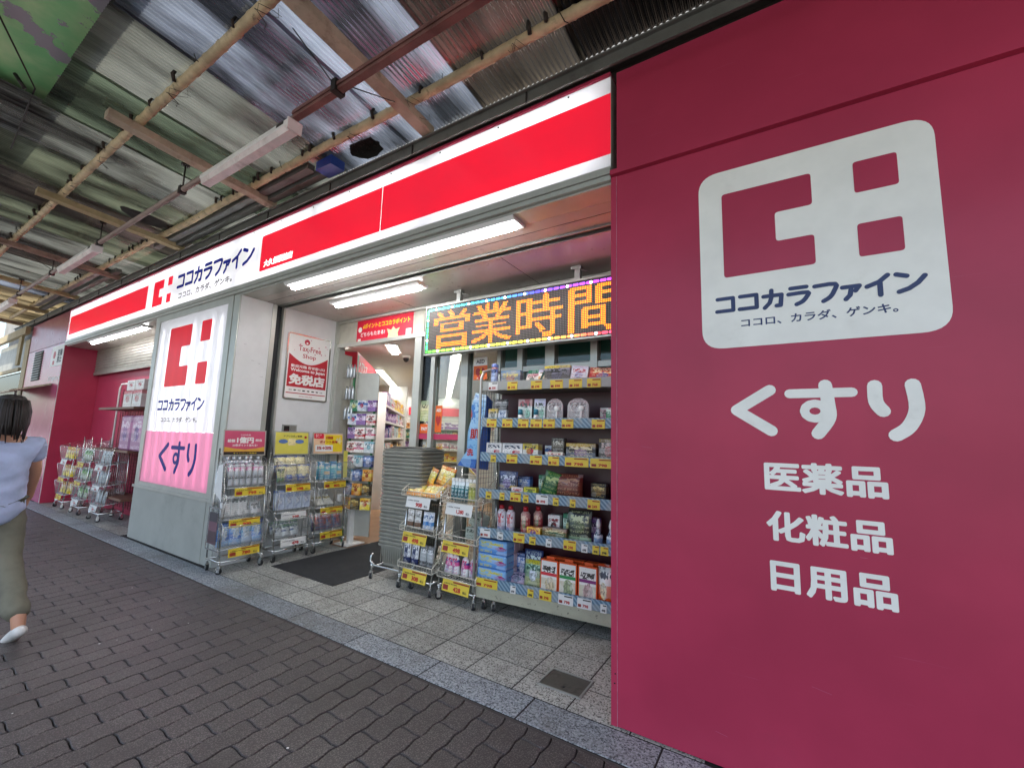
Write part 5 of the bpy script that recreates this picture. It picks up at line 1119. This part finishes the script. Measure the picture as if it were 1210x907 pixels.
on(sc_b, 'spray_can', .075, 5, 'blue and white spray can at the left end of the top shelf', 'can', cap=sc_c)
on(boxmesh(.17, .05, .125, PR(((0, '4a3a34'), (.35, '6d7686'), (.7, '8e98a8'), (.92, '4b83b5')), 'd9c46a', 'a03a34', 6, 61)), 'battery_pack', .215, 5, 'grey boxed pack with pale blue wrapper beside the blue can', 'pack')
on(boxmesh(.10, .03, .12, PR(((0, 'd9c9a8'), (.5, 'e9e3da'), (.8, 'c98a94')), '7a3a44', '8fa08f', 7, 62)), 'folded_pack', .385, 5, 'cream and pink pack leaning back on the top shelf', 'pack', tilt=.55)
on(boxmesh(.012, .03, .13, M('dark_green_spine', '31564a', .4)), 'thin_book', .445, 5, 'thin dark green edged pack leaning on the top shelf', 'pack', tilt=.1, roll=.45)
on(pouchmesh(.10, .13, .03, PR(((0, 'e5e0cf'), (.4, 'd9a24a'), (.6, 'e6e2e0'), (.85, 'a9a4cf')), '6a5a30', 'efe3b8', 6, 63), 4), 'cream_pouch', .49, 5, 'cream pouch with lilac top on the top shelf', 'pouch', tilt=.2)
on(boxmesh(.20, .05, .145, PR(((0, 'b98a3a'), (.2, '5d554f'), (.75, '8d8694'), (.86, 'e2c93c')), '2b2622', '6b6470', 5, 64)), 'scrub_pack', .60, 5, 'wide yellow topped box with dark oval print on the top shelf', 'box')
on(boxmesh(.13, .04, .14, PR(((0, 'dadbe2'), (.6, 'e7e6ec'), (.85, 'cfcfe0')), 'b33a4a', 'b9bfe0', 7, 65)), 'white_box', .755, 5, 'white box with lilac print tilted on the top shelf', 'box', roll=.12, tilt=.2)
on(boxmesh(.19, .05, .12, PR(((0, '8c1c22'), (.15, 'c62f2b'), (.6, 'd9552e'), (.8, '7a3a34')), 'f2dfb0', '6a6ab0', 5, 66)), 'red_box', .93, 5, 'red and orange box leaning at the right end of the top shelf', 'box', roll=.08, tilt=.25)
B2 = 'of the second shelf from the top'
on(pouchmesh(.13, .10, .03, PR(((0, '3b3a3c'), (.5, '8a8c90'), (.8, '3a3a3c')), 'd7d7d7', None, 5, 67), 1), 'sachet_pack', .115, 4, 'grey and black sachet pack in the back left corner, second shelf', 'pack', y=.09, dz=.09)
on(boxmesh(.08, .03, .11, PR(((0, '8a8a84'), (.3, 'cfd0c8'), (.7, 'd7b93c')), '4c4a40', '9a9a94', 6, 68)), 'refill_pack', .07, 4, 'white pack with yellow top at the left end '+B2, 'pack'); on(boxmesh(.07, .03, .10, PR(((0, 'a9bcd6'), (.5, 'dfe5ec'), (.8, '9aa9b9')), '3d5a86', '7f9cc4', 6, 69)), 'refill_pack', .155, 4, 'pale blue pack beside the yellow topped one '+B2, 'pack')
on(boxmesh(.10, .05, .02, PR(((0, 'b9b9a9'), (.9, '8f9a8a')), '3c4a3c', None, 3, 70)), 'flat_pack', .24, 4, 'low flat pack lying next to the blue ones '+B2, 'pack')
cl_ = {'p': m_pwhite}
def card_pack(x, w, c1, cap, lab, head):
    me = boxmesh(w, .006, .18, PR(((0, 'dcdedd'), (.3, 'c5cfc9'), (.7, head)), '45504c', '8fc4b0', 7, int(x*1000), .3, (.4, .9), .5, 16, (.68, .4, .2)))
    o = on(me, 'blister_card', x, 4, lab, 'blister pack', tilt=.04, y=.04)
    ob('roller_tube', G().lathe([(.014, 0), (.016, .004), (.016, .055)], 10, (-w*.26, -.014, .006)), m_pwhite, o); ob('roller_cap', G().lathe([(.017, .056), (.017, .09), (.012, .096)], 10, (-w*.26, -.014, .006)), cap, o)
m_teal = M('teal_cap', '3f8a9e', .35)
card_pack(.355, .115, 'x', m_teal, 'card pack with teal roller and red header on the second shelf', 'a7545c'); card_pack(.475, .09, 'x', m_teal, 'card pack with teal roller and lilac header on the second shelf', 'c4c4dd')
m_blis = printed(((0, 'a59d9b'), (.5, 'b3a9a8'), (.8, '9c7a78')), '5e4a48', 'd8d4d4', 6, 71, .15)
for x, w, lab in ((.595, .125, 'arched clear blister pack with hook shape inside on the second shelf'), (.77, .155, 'wider arched clear blister pack with white brush on the second shelf')):
    pl = [(-w/2, 0), (w/2, 0)]+[(w/2*math.cos(R(a)), .12+.06*math.sin(R(a))) for a in range(0, 181, 15)]
    o = on(G().prism(pl, -.004, .004).mesh('blister_pack', m_blis), 'blister_pack', x, 4, lab, 'blister pack', tilt=.04, y=.04)
    ob('clear_bubble', G().prism([(a*.86, b*.9+.008) for a, b in pl], -.022, -.0045), m_clear, o); ob('brush_handle', G().box(w*.12, w*.2, -.018, -.008, .01, .09), m_pwhite, o); ob('brush_head', G().lathe([(.004, 0), (.02, .006), (.022, .03), (.008, .04)], 10, (w*.16, -.013, .085), sy=.4), m_pwhite, o)
    ob('hook_print', G().tube([(-w*.1+.03*math.cos(R(a)), -.0242, .11+.03*math.sin(R(a))) for a in range(60, 300, 30)], .003, 5), m_pwhite, o)
on(boxmesh(.09, .04, .10, PR(((0, '2c8a5a'), (.6, '1f6f48'), (.85, 'cfe3d4')), 'e2efe6', None, 6, 72)), 'green_box', 1.01, 4, 'green box at the right end of the second shelf', 'box')
m_w3 = PR(((0, 'e4e2e0'), (.97, 'd9d7d5')), '3f4a5c', 'c3243a', 6, 73, .35, (.05, .6), .5, 12, (.7, .35, .2))
on(boxmesh(.135, .08, .11, m_w3), 'mask_box', .09, 3, 'square white mask box at the left end of the third shelf', 'box'); on(boxmesh(.17, .08, .11, m_w3), 'mask_box', .25, 3, 'longer white mask box in the middle left of the third shelf', 'box')
on(boxmesh(.125, .08, .112, PR(((0, 'dad8d2'), (.6, 'c9b43c'), (.95, 'b9a63a')), '2b2b33', 'c3243a', 6, 74)), 'mask_box', .40, 3, 'white mask box with yellow top band on the third shelf', 'box')
on(boxmesh(.10, .05, .14, PR(((0, '3c352c'), (.5, '6a6050'), (.8, '2c2722')), 'd9d4c4', None, 6, 75)), 'dark_pack', .59, 3, 'dark pack standing behind the cream box on the third shelf', 'pack', y=.12, dz=.02); on(boxmesh(.13, .05, .06, PR(((0, 'e9e3cf'), (.9, 'ded6c0')), 'b5645a', 'd9544a', 4, 76)), 'cream_box', .60, 3, 'cream box with red end at the front edge of the third shelf', 'box', y=.02, tilt=.2)
kb = PR(((0, '3f3a36'), (.3, '59636f'), (.5, '1f1d1c'), (.8, 'cfae45')), 'e6d9b0', '8a6a8c', 5, 77)
on(boxmesh(.215, .07, .125, kb), 'insect_trap_box', .785, 3, 'wide black and gold box on the third shelf', 'box'); on(boxmesh(.14, .07, .16, PR(((0, '4c4a44'), (.4, '8a8a86'), (.6, '35312d'), (.85, '8d7a3c')), 'd9c9c0', 'b5605a', 6, 78)), 'insect_trap_box', .985, 3, 'taller grey and gold box at the right end of the third shelf', 'box')
on(pouchmesh(.16, .17, .05, PR(((0, '2e3548'), (.3, 'c9a94a'), (.4, '3a4460'), (.8, '5d6a94')), 'd7d9e6', '7c6a9c', 6, 79), 3), 'insect_bait_bag', .21, 2, 'dark blue bag with gold strip on the fourth shelf', 'bag')
on(boxmesh(.095, .05, .058, PR(((0, 'd9c9c4'), (.6, 'e6dedb')), 'b5443a', 'c9707a', 4, 80)), 'small_box', .30, 2, 'small pinkish white box at the front of the fourth shelf', 'box'); on(boxmesh(.10, .05, .066, PR(((0, 'd8d23c'), (.9, 'cfc83a')), '2b2b1c', '5a9a3c', 4, 81)), 'small_box', .405, 2, 'small bright yellow box with dark ring on the fourth shelf', 'box')
on(pouchmesh(.13, .19, .05, PR(((0, '2a6a32'), (.3, '1f5a2c'), (.7, '3b7a3c')), 'b9c97a', None, 6, 82), 5), 'green_bag', .535, 2, 'dark green bag leaning on the fourth shelf', 'bag', roll=.25)
on(pouchmesh(.21, .18, .06, PR(((0, '5a2c22'), (.4, '74382a'), (.7, '6a2a24')), 'b98a6a', '8a4a34', 6, 83), 6), 'brown_bag', .69, 2, 'reddish brown bag on the fourth shelf', 'bag')
rc_b, rc_c = bottle('can', [(.030, 0), (.033, .005), (.033, .15), (.018, .172)], PR(((0, '7a8ab0'), (.3, 'd9dbe2'), (.5, 'e6e6ea')), 'b52a34', 'c9303c', 5, 84), [(.019, .172), (.018, .195), (.008, .2)], M('cap_red', 'a81e26', .35))
for k, x in enumerate((.172, .247)): on(rc_b, 'spray_can', x, 1, ('left', 'right')[k]+' hand white spray can with red cap on the fifth shelf', 'can', cap=rc_c, tilt=0, y=.07)
gb_, gc_ = bottle('can', [(.032, 0), (.035, .005), (.035, .15), (.018, .172)], PR(((0, '8a2c34'), (.45, 'b0444a'), (.7, 'c9a09a')), 'e6c9b0', '6a9a6a', 5, 85), [(.019, .172), (.018, .2), (.008, .205)], M('cap_red', 'a81e26', .35))
on(gb_, 'spray_can', .365, 1, 'dark red and green spray can on the fifth shelf', 'can', cap=gc_, tilt=0, y=.08); on(gb_, 'spray_can', .43, 1, 'dark red spray can further back on the fifth shelf', 'can', cap=gc_, tilt=0, y=.16)
on(boxmesh(.105, .06, .075, PR(((0, 'e0a83c'), (.7, 'f0cf4a'), (.95, 'd98a2c')), 'a3443a', '7a5aa0', 4, 86)), 'coil_box', .45, 1, 'orange and yellow box on the fifth shelf', 'box', y=.03); on(boxmesh(.18, .06, .085, PR(((0, '4a5a34'), (.7, '8a5a34'), (.9, '6a3a24')), 'd9d0a0', '3d6a4c', 5, 87)), 'coil_box', .605, 1, 'green and brown coil box on the fifth shelf', 'box', y=.04)
on(pouchmesh(.17, .22, .05, PR(((0, 'a9c9a0'), (.2, '3a3c34'), (.5, '55605a'), (.8, '23241f')), 'c9cfa0', '6a7a4a', 7, 88), 2), 'black_bag', .775, 1, 'black and green glossy bag standing on the fifth shelf', 'bag')
tr_b, tr_c = bottle('bottle', [(.026, 0), (.03, .006), (.03, .07), (.014, .10), (.010, .12)], PR(((0, '6a84a8'), (.5, 'c9cfd6')), '2c3c5c', None, 5, 89), [(.012, .12), (.016, .14), (.006, .18)], m_pwhite)
on(tr_b, 'trigger_bottle', .915, 1, 'small blue and white bottle with tall cap on the fifth shelf', 'bottle', cap=tr_c, tilt=0); on(tr_b, 'trigger_bottle', 1.0, 1, 'bottle half hidden by the magenta wall on the fifth shelf', 'bottle', cap=tr_c, tilt=0)
ts = boxmesh(.245, .12, .098, PR(((0, '4b82c4'), (.25, '5b93d2'), (.55, '7fb0dc'), (.9, '5b8fd0')), 'c9c24a', 'b02c6e', 3, 90, .3, (.08, .5), .6, 10, (.8, .45, .18)), .008)
for k in range(3):
    on(ts, 'tissue_bundle', .135, 0, 'blue bundle of tissue packs with pink spot, %s of the stack of three' % ('lowest', 'middle', 'topmost')[k], 'tissue bundle', y=.005, dz=.002+.1*k, tilt=0, rz=R(-2), grp='stacked tissue bundles')
    for j, lab in enumerate(('second', 'third')): on(boxmesh(.24, .075, .095, PR(((0, 'b9a0ac'), (.5, 'c9b3bd')), '7a6472', None, 3, 91), .006), 'tissue_bundle', .14, 0, 'pinkish %s bundle behind the %s blue tissue bundle' % (lab, ('lowest', 'middle', 'topmost')[k]), 'tissue bundle', y=.13+.08*j, dz=.002+.1*k, tilt=0, rz=R(-2))
on(pouchmesh(.14, .10, .05, PR(((0, 'cfb9c6'), (.3, 'b9a9c0')), '2c3a5c', '8b93a9', 3, 92), 1), 'pad_pack', .305, 0, 'pink and grey soft pack lying beside the blue bundles', 'pack', tilt=.5)
on(pouchmesh(.15, .24, .05, PR(((0, '3d8a7c'), (.5, '1f2c5c'), (.85, '3a4c7c')), 'c9d9d4', None, 5, 93), 1), 'wipes_bag', .40, 0, 'navy and teal bag standing at the back of the bottom shelf', 'bag', y=.13)
on(pouchmesh(.14, .19, .045, PR(((0, 'b9bd8a'), (.4, '8fa98a'), (.7, '9cc4a4'), (.85, 'd8cc3c')), '2f5a44', 'dfe5ef', 5, 94), 2), 'green_pouch', .435, 0, 'green and yellow pouch with white label on the bottom shelf', 'pouch', tilt=.12)
on(pouchmesh(.05, .17, .03, PR(((0, 'a98a44'), (.5, '6a8a44')), '3a3a20', None, 5, 95), 2), 'brown_pouch', .525, 0, 'slim brown pouch between the green pouch and the orange boxes', 'pouch')
m_or = M('orange_carton', 'd9551c', .4, var=.05)
for k, (x, band, lab, y) in enumerate(((.575, 'c9303c', 'red', .03), (.71, '2f8a4a', 'green', .028), (.85, '7c2a6e', 'purple', .026))):
    me = bevmesh('carton', m_or, G().box(-.066, .066, 0, .055, 0, .222), .002)
    def ex(o, band=band, k=k):
        ob('front_print', G().box(-.058, .058, -.0012, -.0003, .01, .212), printed(((0, 'cfc9b4'), (.45, 'e6e4de')), '4a4640', ('d8c9a4', 'a9b48c', 'c9a9a4')[k], 9, 96+k, .35, (.1, .9), .35, 16, (.55, .22, .3)), o)
        ob('colour_band', G().box(-.058, .058, -.0020, -.0013, .118, .138), M('carton_band_%s' % band, band, .4), o); text(o, 'ムシューダ', m_pblk, -.05, .05, .150, .185, -.0022, .06)
        ob('hanging_tab', G().box(-.03, .03, .02, .024, .222, .240), m_or, o)
    on(me, 'moth_repellent_box', x, 0, 'orange carton with %s band on its white front, bottom shelf' % lab, 'box', y=y, tilt=.03, rz=R(-3), grp='orange moth repellent cartons', extra=ex)
    on(me, 'moth_repellent_box', x+.02, 0, 'orange carton standing behind the %s banded one' % lab, 'box', y=y+.09, tilt=.02, grp='orange moth repellent cartons')
on(pouchmesh(.115, .25, .06, PR(((0, 'd9581f'), (.45, 'e0702c'), (.5, 'dfe0dc'), (.8, 'c9c9c4'), (.93, 'c94a24')), '2b2a3c', 'f0e0b0', 5, 99, .3, (.05, .5), .5, 8, (.35, .35, .2)), 3), 'orange_bag', .975, 0, 'bulging orange and white bag against the magenta wall', 'bag', y=.01)
for (x, lv, w, h, c, lab) in ((.30, 2, .10, .13, 5, 'navy blue pack standing back between the bag and the small boxes, fourth shelf'), (.46, 2, .07, .15, 3, 'green pack at the back behind the small yellow box, fourth shelf'), (.88, 2, .11, .12, 9, 'black and gold pack far right at the back, fourth shelf'),
        (.52, 3, .10, .10, 0, 'blue and white box at the back beside the mask boxes, third shelf'), (.31, 4, .07, .14, 8, 'pale grey pack at the back of the second shelf'), (.93, 4, .08, .12, 1, 'pink and white pack at the back right of the second shelf'),
        (.55, 1, .09, .15, 4, 'red and white pack behind the coil boxes, fifth shelf'), (.66, 1, .08, .17, 3, 'green pack behind the green coil box, fifth shelf'), (.86, 1, .07, .16, 7, 'purple pack behind the small blue bottle, fifth shelf'), (.30, 0, .09, .20, 5, 'navy pack at the back behind the pink soft pack, bottom shelf'),
        (.14, 5, .08, .13, 8, 'pale grey pack behind the blue can, top shelf'), (.36, 5, .09, .14, 3, 'green pack behind the cream pack, top shelf'), (.70, 5, .08, .15, 6, 'yellow pack behind the white box, top shelf')):
    on(boxmesh(w, .06, h, PK[c]), 'back_pack', x, lv, lab, 'pack', y=.17, tilt=0, rz=random.uniform(-.15, .15))
se = thing('cardboard_display', 'light blue wavy cardboard display strip hung left of the tall shelf', 'display card', (-2.155, 2.86, 0), R(12))
ob('card_body', G().prism([(-.14, 1.02), (.02, 1.0), (.09, 1.45), (.10, 1.60), (.0, 1.62), (-.035, 1.50), (-.02, 1.44), (-.055, 1.30), (-.06, 1.14)], -.003, .0), PR(((0, '2a5fae'), (.12, '7fb4dc'), (.5, '9cc6e6'), (.9, 'c9dfee')), '3a7ac4', None, 9, 110, .4, (.35, .7), .5, 6), se)
ob('side_flap', G().add([(.02, 0, 1.0), (.11, .06, .99), (.13, .06, 1.55), (.10, 0, 1.6), (.02, .002, 1.0), (.11, .062, .99), (.13, .062, 1.55), (.10, .002, 1.6)], [(0, 1, 2, 3), (7, 6, 5, 4), (0, 4, 5, 1), (1, 5, 6, 2), (2, 6, 7, 3), (3, 7, 4, 0)]), M('flap_blue', '24498f', .4), se)
text(se, '肌', m_pred, -.035, .05, 1.24, 1.32, -.004, .04); text(se, '洗', m_pred, -.06, .0, 1.10, 1.16, -.004, .04)
ob('hanging_cord', G().tube([(.05, 0, 1.60), (.10, .02, 1.75)], .003, 4), m_black, se)

# ------------------------------------------------------------------ racks in the left recess
GR = 'racks in the left recess'
tr = thing('mesh_rack', 'brown mesh rack with shelves of tissue boxes in the left recess', 'rack', (-8.2, 2.44, 0))
g = G()
for k in range(12): g.tube([(-.55+.1*k, .02, .1), (-.55+.1*k, .02, 1.85)], .004, 4)
for k in range(34): g.tube([(-.55, .018, .15+.05*k), (.6, .018, .15+.05*k)], .003, 4)
ob('mesh_back', g, M('rust_red_mesh', '6a2a30', .5), tr)
ob('rack_frame', G().tube([(-.58, -.02, .05), (-.58, -.02, 1.86), (-.52, -.02, 1.92), (.6, -.02, 1.92)], .014, 8), m_pwhite, tr)
ob('rack_shelf', G().box(-.4, .95, -.28, .0, 1.50, 1.53).box(-.4, .95, -.28, .0, .92, .95).box(-.4, .95, -.28, .0, .3, .33), M('brown_board', '7a5a48', .5), tr)
for j in (1, 2):
    tag(put('tissue_pack', boxmesh(.3, .18, .22, PR(((0, 'e3e0dc'), (.4, 'd9d6d2'), (.8, 'cf4a5c')), 'b5a9a4', 'c9303c', 4, 120)), None, (-7.95+.33*j, 2.19, 1.531)), 'white wrapped pack with red mark, %s on the upper rack shelf' % ('leftmost', 'middle', 'rightmost')[j], 'pack', 'white packs on the mesh rack')
    tag(put('tissue_pack', boxmesh(.28, .18, .14, PR(((0, 'e3e0dc'), (.5, 'e9e6e4')), 'b5a9a4', 'c9303c', 4, 121)), None, (-7.9+.31*j, 2.2, 1.76)), 'white pack stacked second high, %s on the upper rack shelf' % ('leftmost', 'middle', 'rightmost')[j], 'pack', 'white packs on the mesh rack')
for j in (1, 2): tag(put('diaper_pack', boxmesh(.36, .2, .46, PR(((0, 'a06a94'), (.5, 'c98ab0'), (.8, 'b57aa4')), 'e9d4e2', '7a4aa0', 5, 122+j), .02), None, (-7.9+.4*j, 2.18, .951)), 'large pink and purple wrapped pack, %s on the middle rack shelf' % ('leftmost', 'middle', 'rightmost')[j], 'pack', 'pink packs on the mesh rack')
wl3 = wagon('silver wire wagon with clear pockets standing at the corner of the plinth', (-7.9, 2.06, 0), 0, .42, .3, (.205, .46, .735), (('398', 1), ('298', 1), ('498', 1)), group=GR)
wl4 = wagon('wire wagon with green and white bags farther left in the recess', (-8.7, 2.06, 0), 0, .42, .3, (.205, .46, .735), (('198', 1), ('298', 0), ('498', 0)), group=GR)
wl5 = wagon('wire wagon with yellow packs farthest left in the recess', (-9.5, 2.06, 0), 0, .42, .3, (.205, .46, .735), (('198', 0), ('298', 0), ('498', 1)), group=GR)
for j, z in enumerate((.225, .48, .755)):
    nm = ('bottom', 'middle', 'top')[j]
    fill(wl3, 0, 'silver_pouch', [pouchmesh(.11, .17, .04, PR(((0, 'b9c0c2'), (.6, 'd4d9da')), '55696c', '9ab0b4', 5, 130+j), j)], 'silver grey pouch in the %s bin of the corner wagon' % nm, 'pouch', 'silver pouches', [-.13, 0, .13], .06, z)
    fill(wl4, 0, 'green_bag', [pouchmesh(.13, .18, .05, PR(((0, 'dfe5d8'), (.5, '6aa04a'), (.8, 'e5e9e0')), '2f5a2c', '9cc47a', 5, 133+j), j)], 'green and white bag in the %s bin of the wagon' % nm, 'bag', 'green and white bags', [-.12, .02, .14], .06, z)
    fill(wl5, 0, 'yellow_pack', [PKM := boxmesh(.11, .05, .17, PK[6])], 'yellow pack in the %s bin of the farthest wagon' % nm, 'pack', 'yellow packs', [-.12, .02, .14], .06, z)

# ------------------------------------------------------------------ passer-by at the left edge
def skin(name, nodes, edges, mat, parent=None, sub=2, root=0):
    me = bpy.data.meshes.new(name); me.from_pydata([n[0] for n in nodes], edges, [])
    o = bpy.data.objects.new(name, me); COL.objects.link(o)
    m1 = o.modifiers.new('s', 'SKIN'); m1.use_smooth_shade = True
    for i, n in enumerate(nodes):
        r_ = n[1] if isinstance(n[1], tuple) else (n[1], n[1]); me.skin_vertices[0].data[i].radius = r_; me.skin_vertices[0].data[i].use_root = (i == root)
    m2 = o.modifiers.new('u', 'SUBSURF'); m2.levels = sub; m2.render_levels = sub
    dg = bpy.context.evaluated_depsgraph_get(); ev = bpy.data.meshes.new_from_object(o.evaluated_get(dg)); ev.name = name
    ev.materials.clear(); ev.materials.append(mat)
    for p in ev.polygons: p.use_smooth = True; p.material_index = 0
    if name in ('shirt', 'trousers'):      # cloth folds
        for v_ in ev.vertices:
            c_ = v_.co; v_.co = c_+v_.normal*(.010*pnoise(Vector((c_.x*9, c_.y*9, c_.z*22)))+.006*pnoise(Vector((c_.x*25+c_.z*20, c_.y*20, c_.z*12))))
    bpy.data.objects.remove(o); return put(name, ev, parent)
m_skin = M('skin', 'b98a70', .5, var=.05); m_hair = M('dark_hair', '231d1a', .6, bump=.5, bs=200); m_shirt = M('pale_blue_shirt', 'a9b7d6', .85, var=.12, vs=9, bump=1.0, bs=14); m_trs = M('olive_trousers', '6b6a5c', .9, var=.15, vs=8, bump=1.0, bs=12)
# built facing -Y locally (front), then turned to walk along -X
pp = thing('person', 'dark haired person in pale blue shirt and olive trousers walking at the left edge', 'person', (-4.13, .62, 0), R(-82))
N_ = [((0, 0, .76), (.115, .09)), ((0, .0, .88), (.105, .08)), ((0, .005, 1.02), (.125, .085)), ((0, .0, 1.13), (.12, .075)), ((0, -.005, 1.185), (.05, .05)), ((0, -.02, 1.24), (.045, .05)), ((0, -.03, 1.30), (.068, .085)), ((0, -.03, 1.37), (.066, .085)), ((0, -.02, 1.41), (.04, .05)),
      ((.13, 0, 1.12), .045), ((.175, .05, .94), .036), ((.19, -.02, .76), .027), ((.19, -.035, .72), (.02, .03)), ((-.13, 0, 1.12), .045), ((-.175, -.04, .94), .036), ((-.19, -.12, .80), .027), ((-.19, -.14, .765), (.02, .03)),
      ((.075, 0, .70), .078), ((.08, -.12, .42), .055), ((.08, -.17, .10), .036), ((.08, -.19, .045), (.034, .03)), ((-.075, 0, .70), .078), ((-.08, .06, .42), .055), ((-.08, .34, .14), .036), ((-.08, .36, .06), (.034, .03))]
E_ = [(0, 1), (1, 2), (2, 3), (3, 4), (4, 5), (5, 6), (6, 7), (7, 8), (3, 9), (9, 10), (10, 11), (11, 12), (3, 13), (13, 14), (14, 15), (15, 16), (0, 17), (17, 18), (18, 19), (19, 20), (0, 21), (21, 22), (22, 23), (23, 24)]
def fingers(base, sgn, dirv):
    for k in range(4):
        b = len(N_); off = (k-1.5)*.014
        N_.extend([((base[0], base[1]+off, base[2]-.028), .0085), ((base[0]-sgn*.004, base[1]+off-.004, base[2]-.062+abs(k-1.3)*.006), .0075), ((base[0]-sgn*.014, base[1]+off-.008, base[2]-.088+abs(k-1.3)*.007), .0065)])
        E_.extend([(dirv, b), (b, b+1), (b+1, b+2)])
    b = len(N_); N_.extend([((base[0]-sgn*.004, base[1]-.034, base[2]-.012), .009), ((base[0]-sgn*.012, base[1]-.046, base[2]-.042), .0075)]); E_.extend([(dirv, b), (b, b+1)])
fingers((.19, -.035, .72), 1, 12); fingers((-.19, -.14, .765), -1, 16)
bo = skin('body', N_, E_, m_skin, pp)
skin('shirt', sub=3, nodes=[((0, 0, .60), (.165, .145)), ((0, .0, .80), (.15, .125)), ((0, .0, .90), (.142, .118)), ((0, .005, 1.02), (.145, .105)), ((0, .0, 1.135), (.13, .085)), ((0, -.002, 1.175), (.065, .065)), ((.14, 0, 1.12), .06), ((.168, .035, 1.0), .056), ((-.14, 0, 1.12), .06), ((-.168, -.03, 1.0), .056)],
     edges=[(0, 1), (1, 2), (2, 3), (3, 4), (4, 5), (4, 6), (6, 7), (4, 8), (8, 9)], mat=m_shirt, parent=pp)
skin('trousers', [((0, 0, .86), (.115, .09)), ((.075, 0, .66), .092), ((.08, -.12, .42), .07), ((.08, -.175, .085), .06), ((-.075, 0, .68), .092), ((-.08, .06, .42), .07), ((-.08, .345, .12), .06)], [(0, 1), (1, 2), (2, 3), (0, 4), (4, 5), (5, 6)], m_trs, pp)
skin('hair', [((0, .045, 1.17), (.055, .035)), ((0, .03, 1.25), (.078, .06)), ((0, .015, 1.33), (.088, .092)), ((0, .0, 1.39), (.086, .096)), ((0, -.01, 1.43), (.055, .065))], [(0, 1), (1, 2), (2, 3), (3, 4)], m_hair, pp)
lk = G()
for k in range(46):
    a = random.uniform(-.3, 3.44); x0, y0 = .078*math.cos(a), .02+.078*math.sin(a)
    lk.tube([(x0*.9, y0*.9, 1.40), (x0*1.08, y0*1.05, 1.33), (x0*1.05, y0*1.1+.005, 1.25), (x0*.9+random.uniform(-.01, .01), y0*1.0+.012, random.uniform(1.13, 1.2))], [.006, .008, .007, .002], 4)
tag(ob('hair_strands', lk, m_hair, pp), kind='stuff')
for (x, y, z, tl) in ((.08, -.21, .0, 0), (-.08, .37, .02, .45)):
    s_ = skin('shoe', [((0, .07, .04), (.036, .036)), ((0, 0, .04), (.038, .034)), ((0, -.09, .03), (.042, .026)), ((0, -.14, .026), (.03, .018))], [(0, 1), (1, 2), (2, 3)], M('white_shoe', 'cfcfcb', .5), pp); s_.location = (x, y, z); s_.rotation_euler = (tl, 0, 0)
hd = bo
for sx in (-1, 1):
    ob('ear', G().lathe([(.004, -.02), (.012, -.01), (.013, .008), (.005, .02)], 8, (0, 0, 0), .5, 1), m_skin, pp, (sx*.071, -.025, 1.325)); ob('eye', G().lathe([(.002, -.008), (.010, 0), (.002, .008)], 8, (0, 0, 0), 1, .5), M('eye_dark', '1b1512', .2), pp, (sx*.027, -.112, 1.335))
ob('nose', G().tube([(0, -.108, 1.345), (0, -.128, 1.312), (0, -.11, 1.302)], [.006, .011, .006], 6), m_skin, pp); ob('mouth', G().tube([(-.02, -.108, 1.278), (0, -.114, 1.277), (.02, -.108, 1.278)], .004, 5), M('lips', '8a4a44', .5), pp)
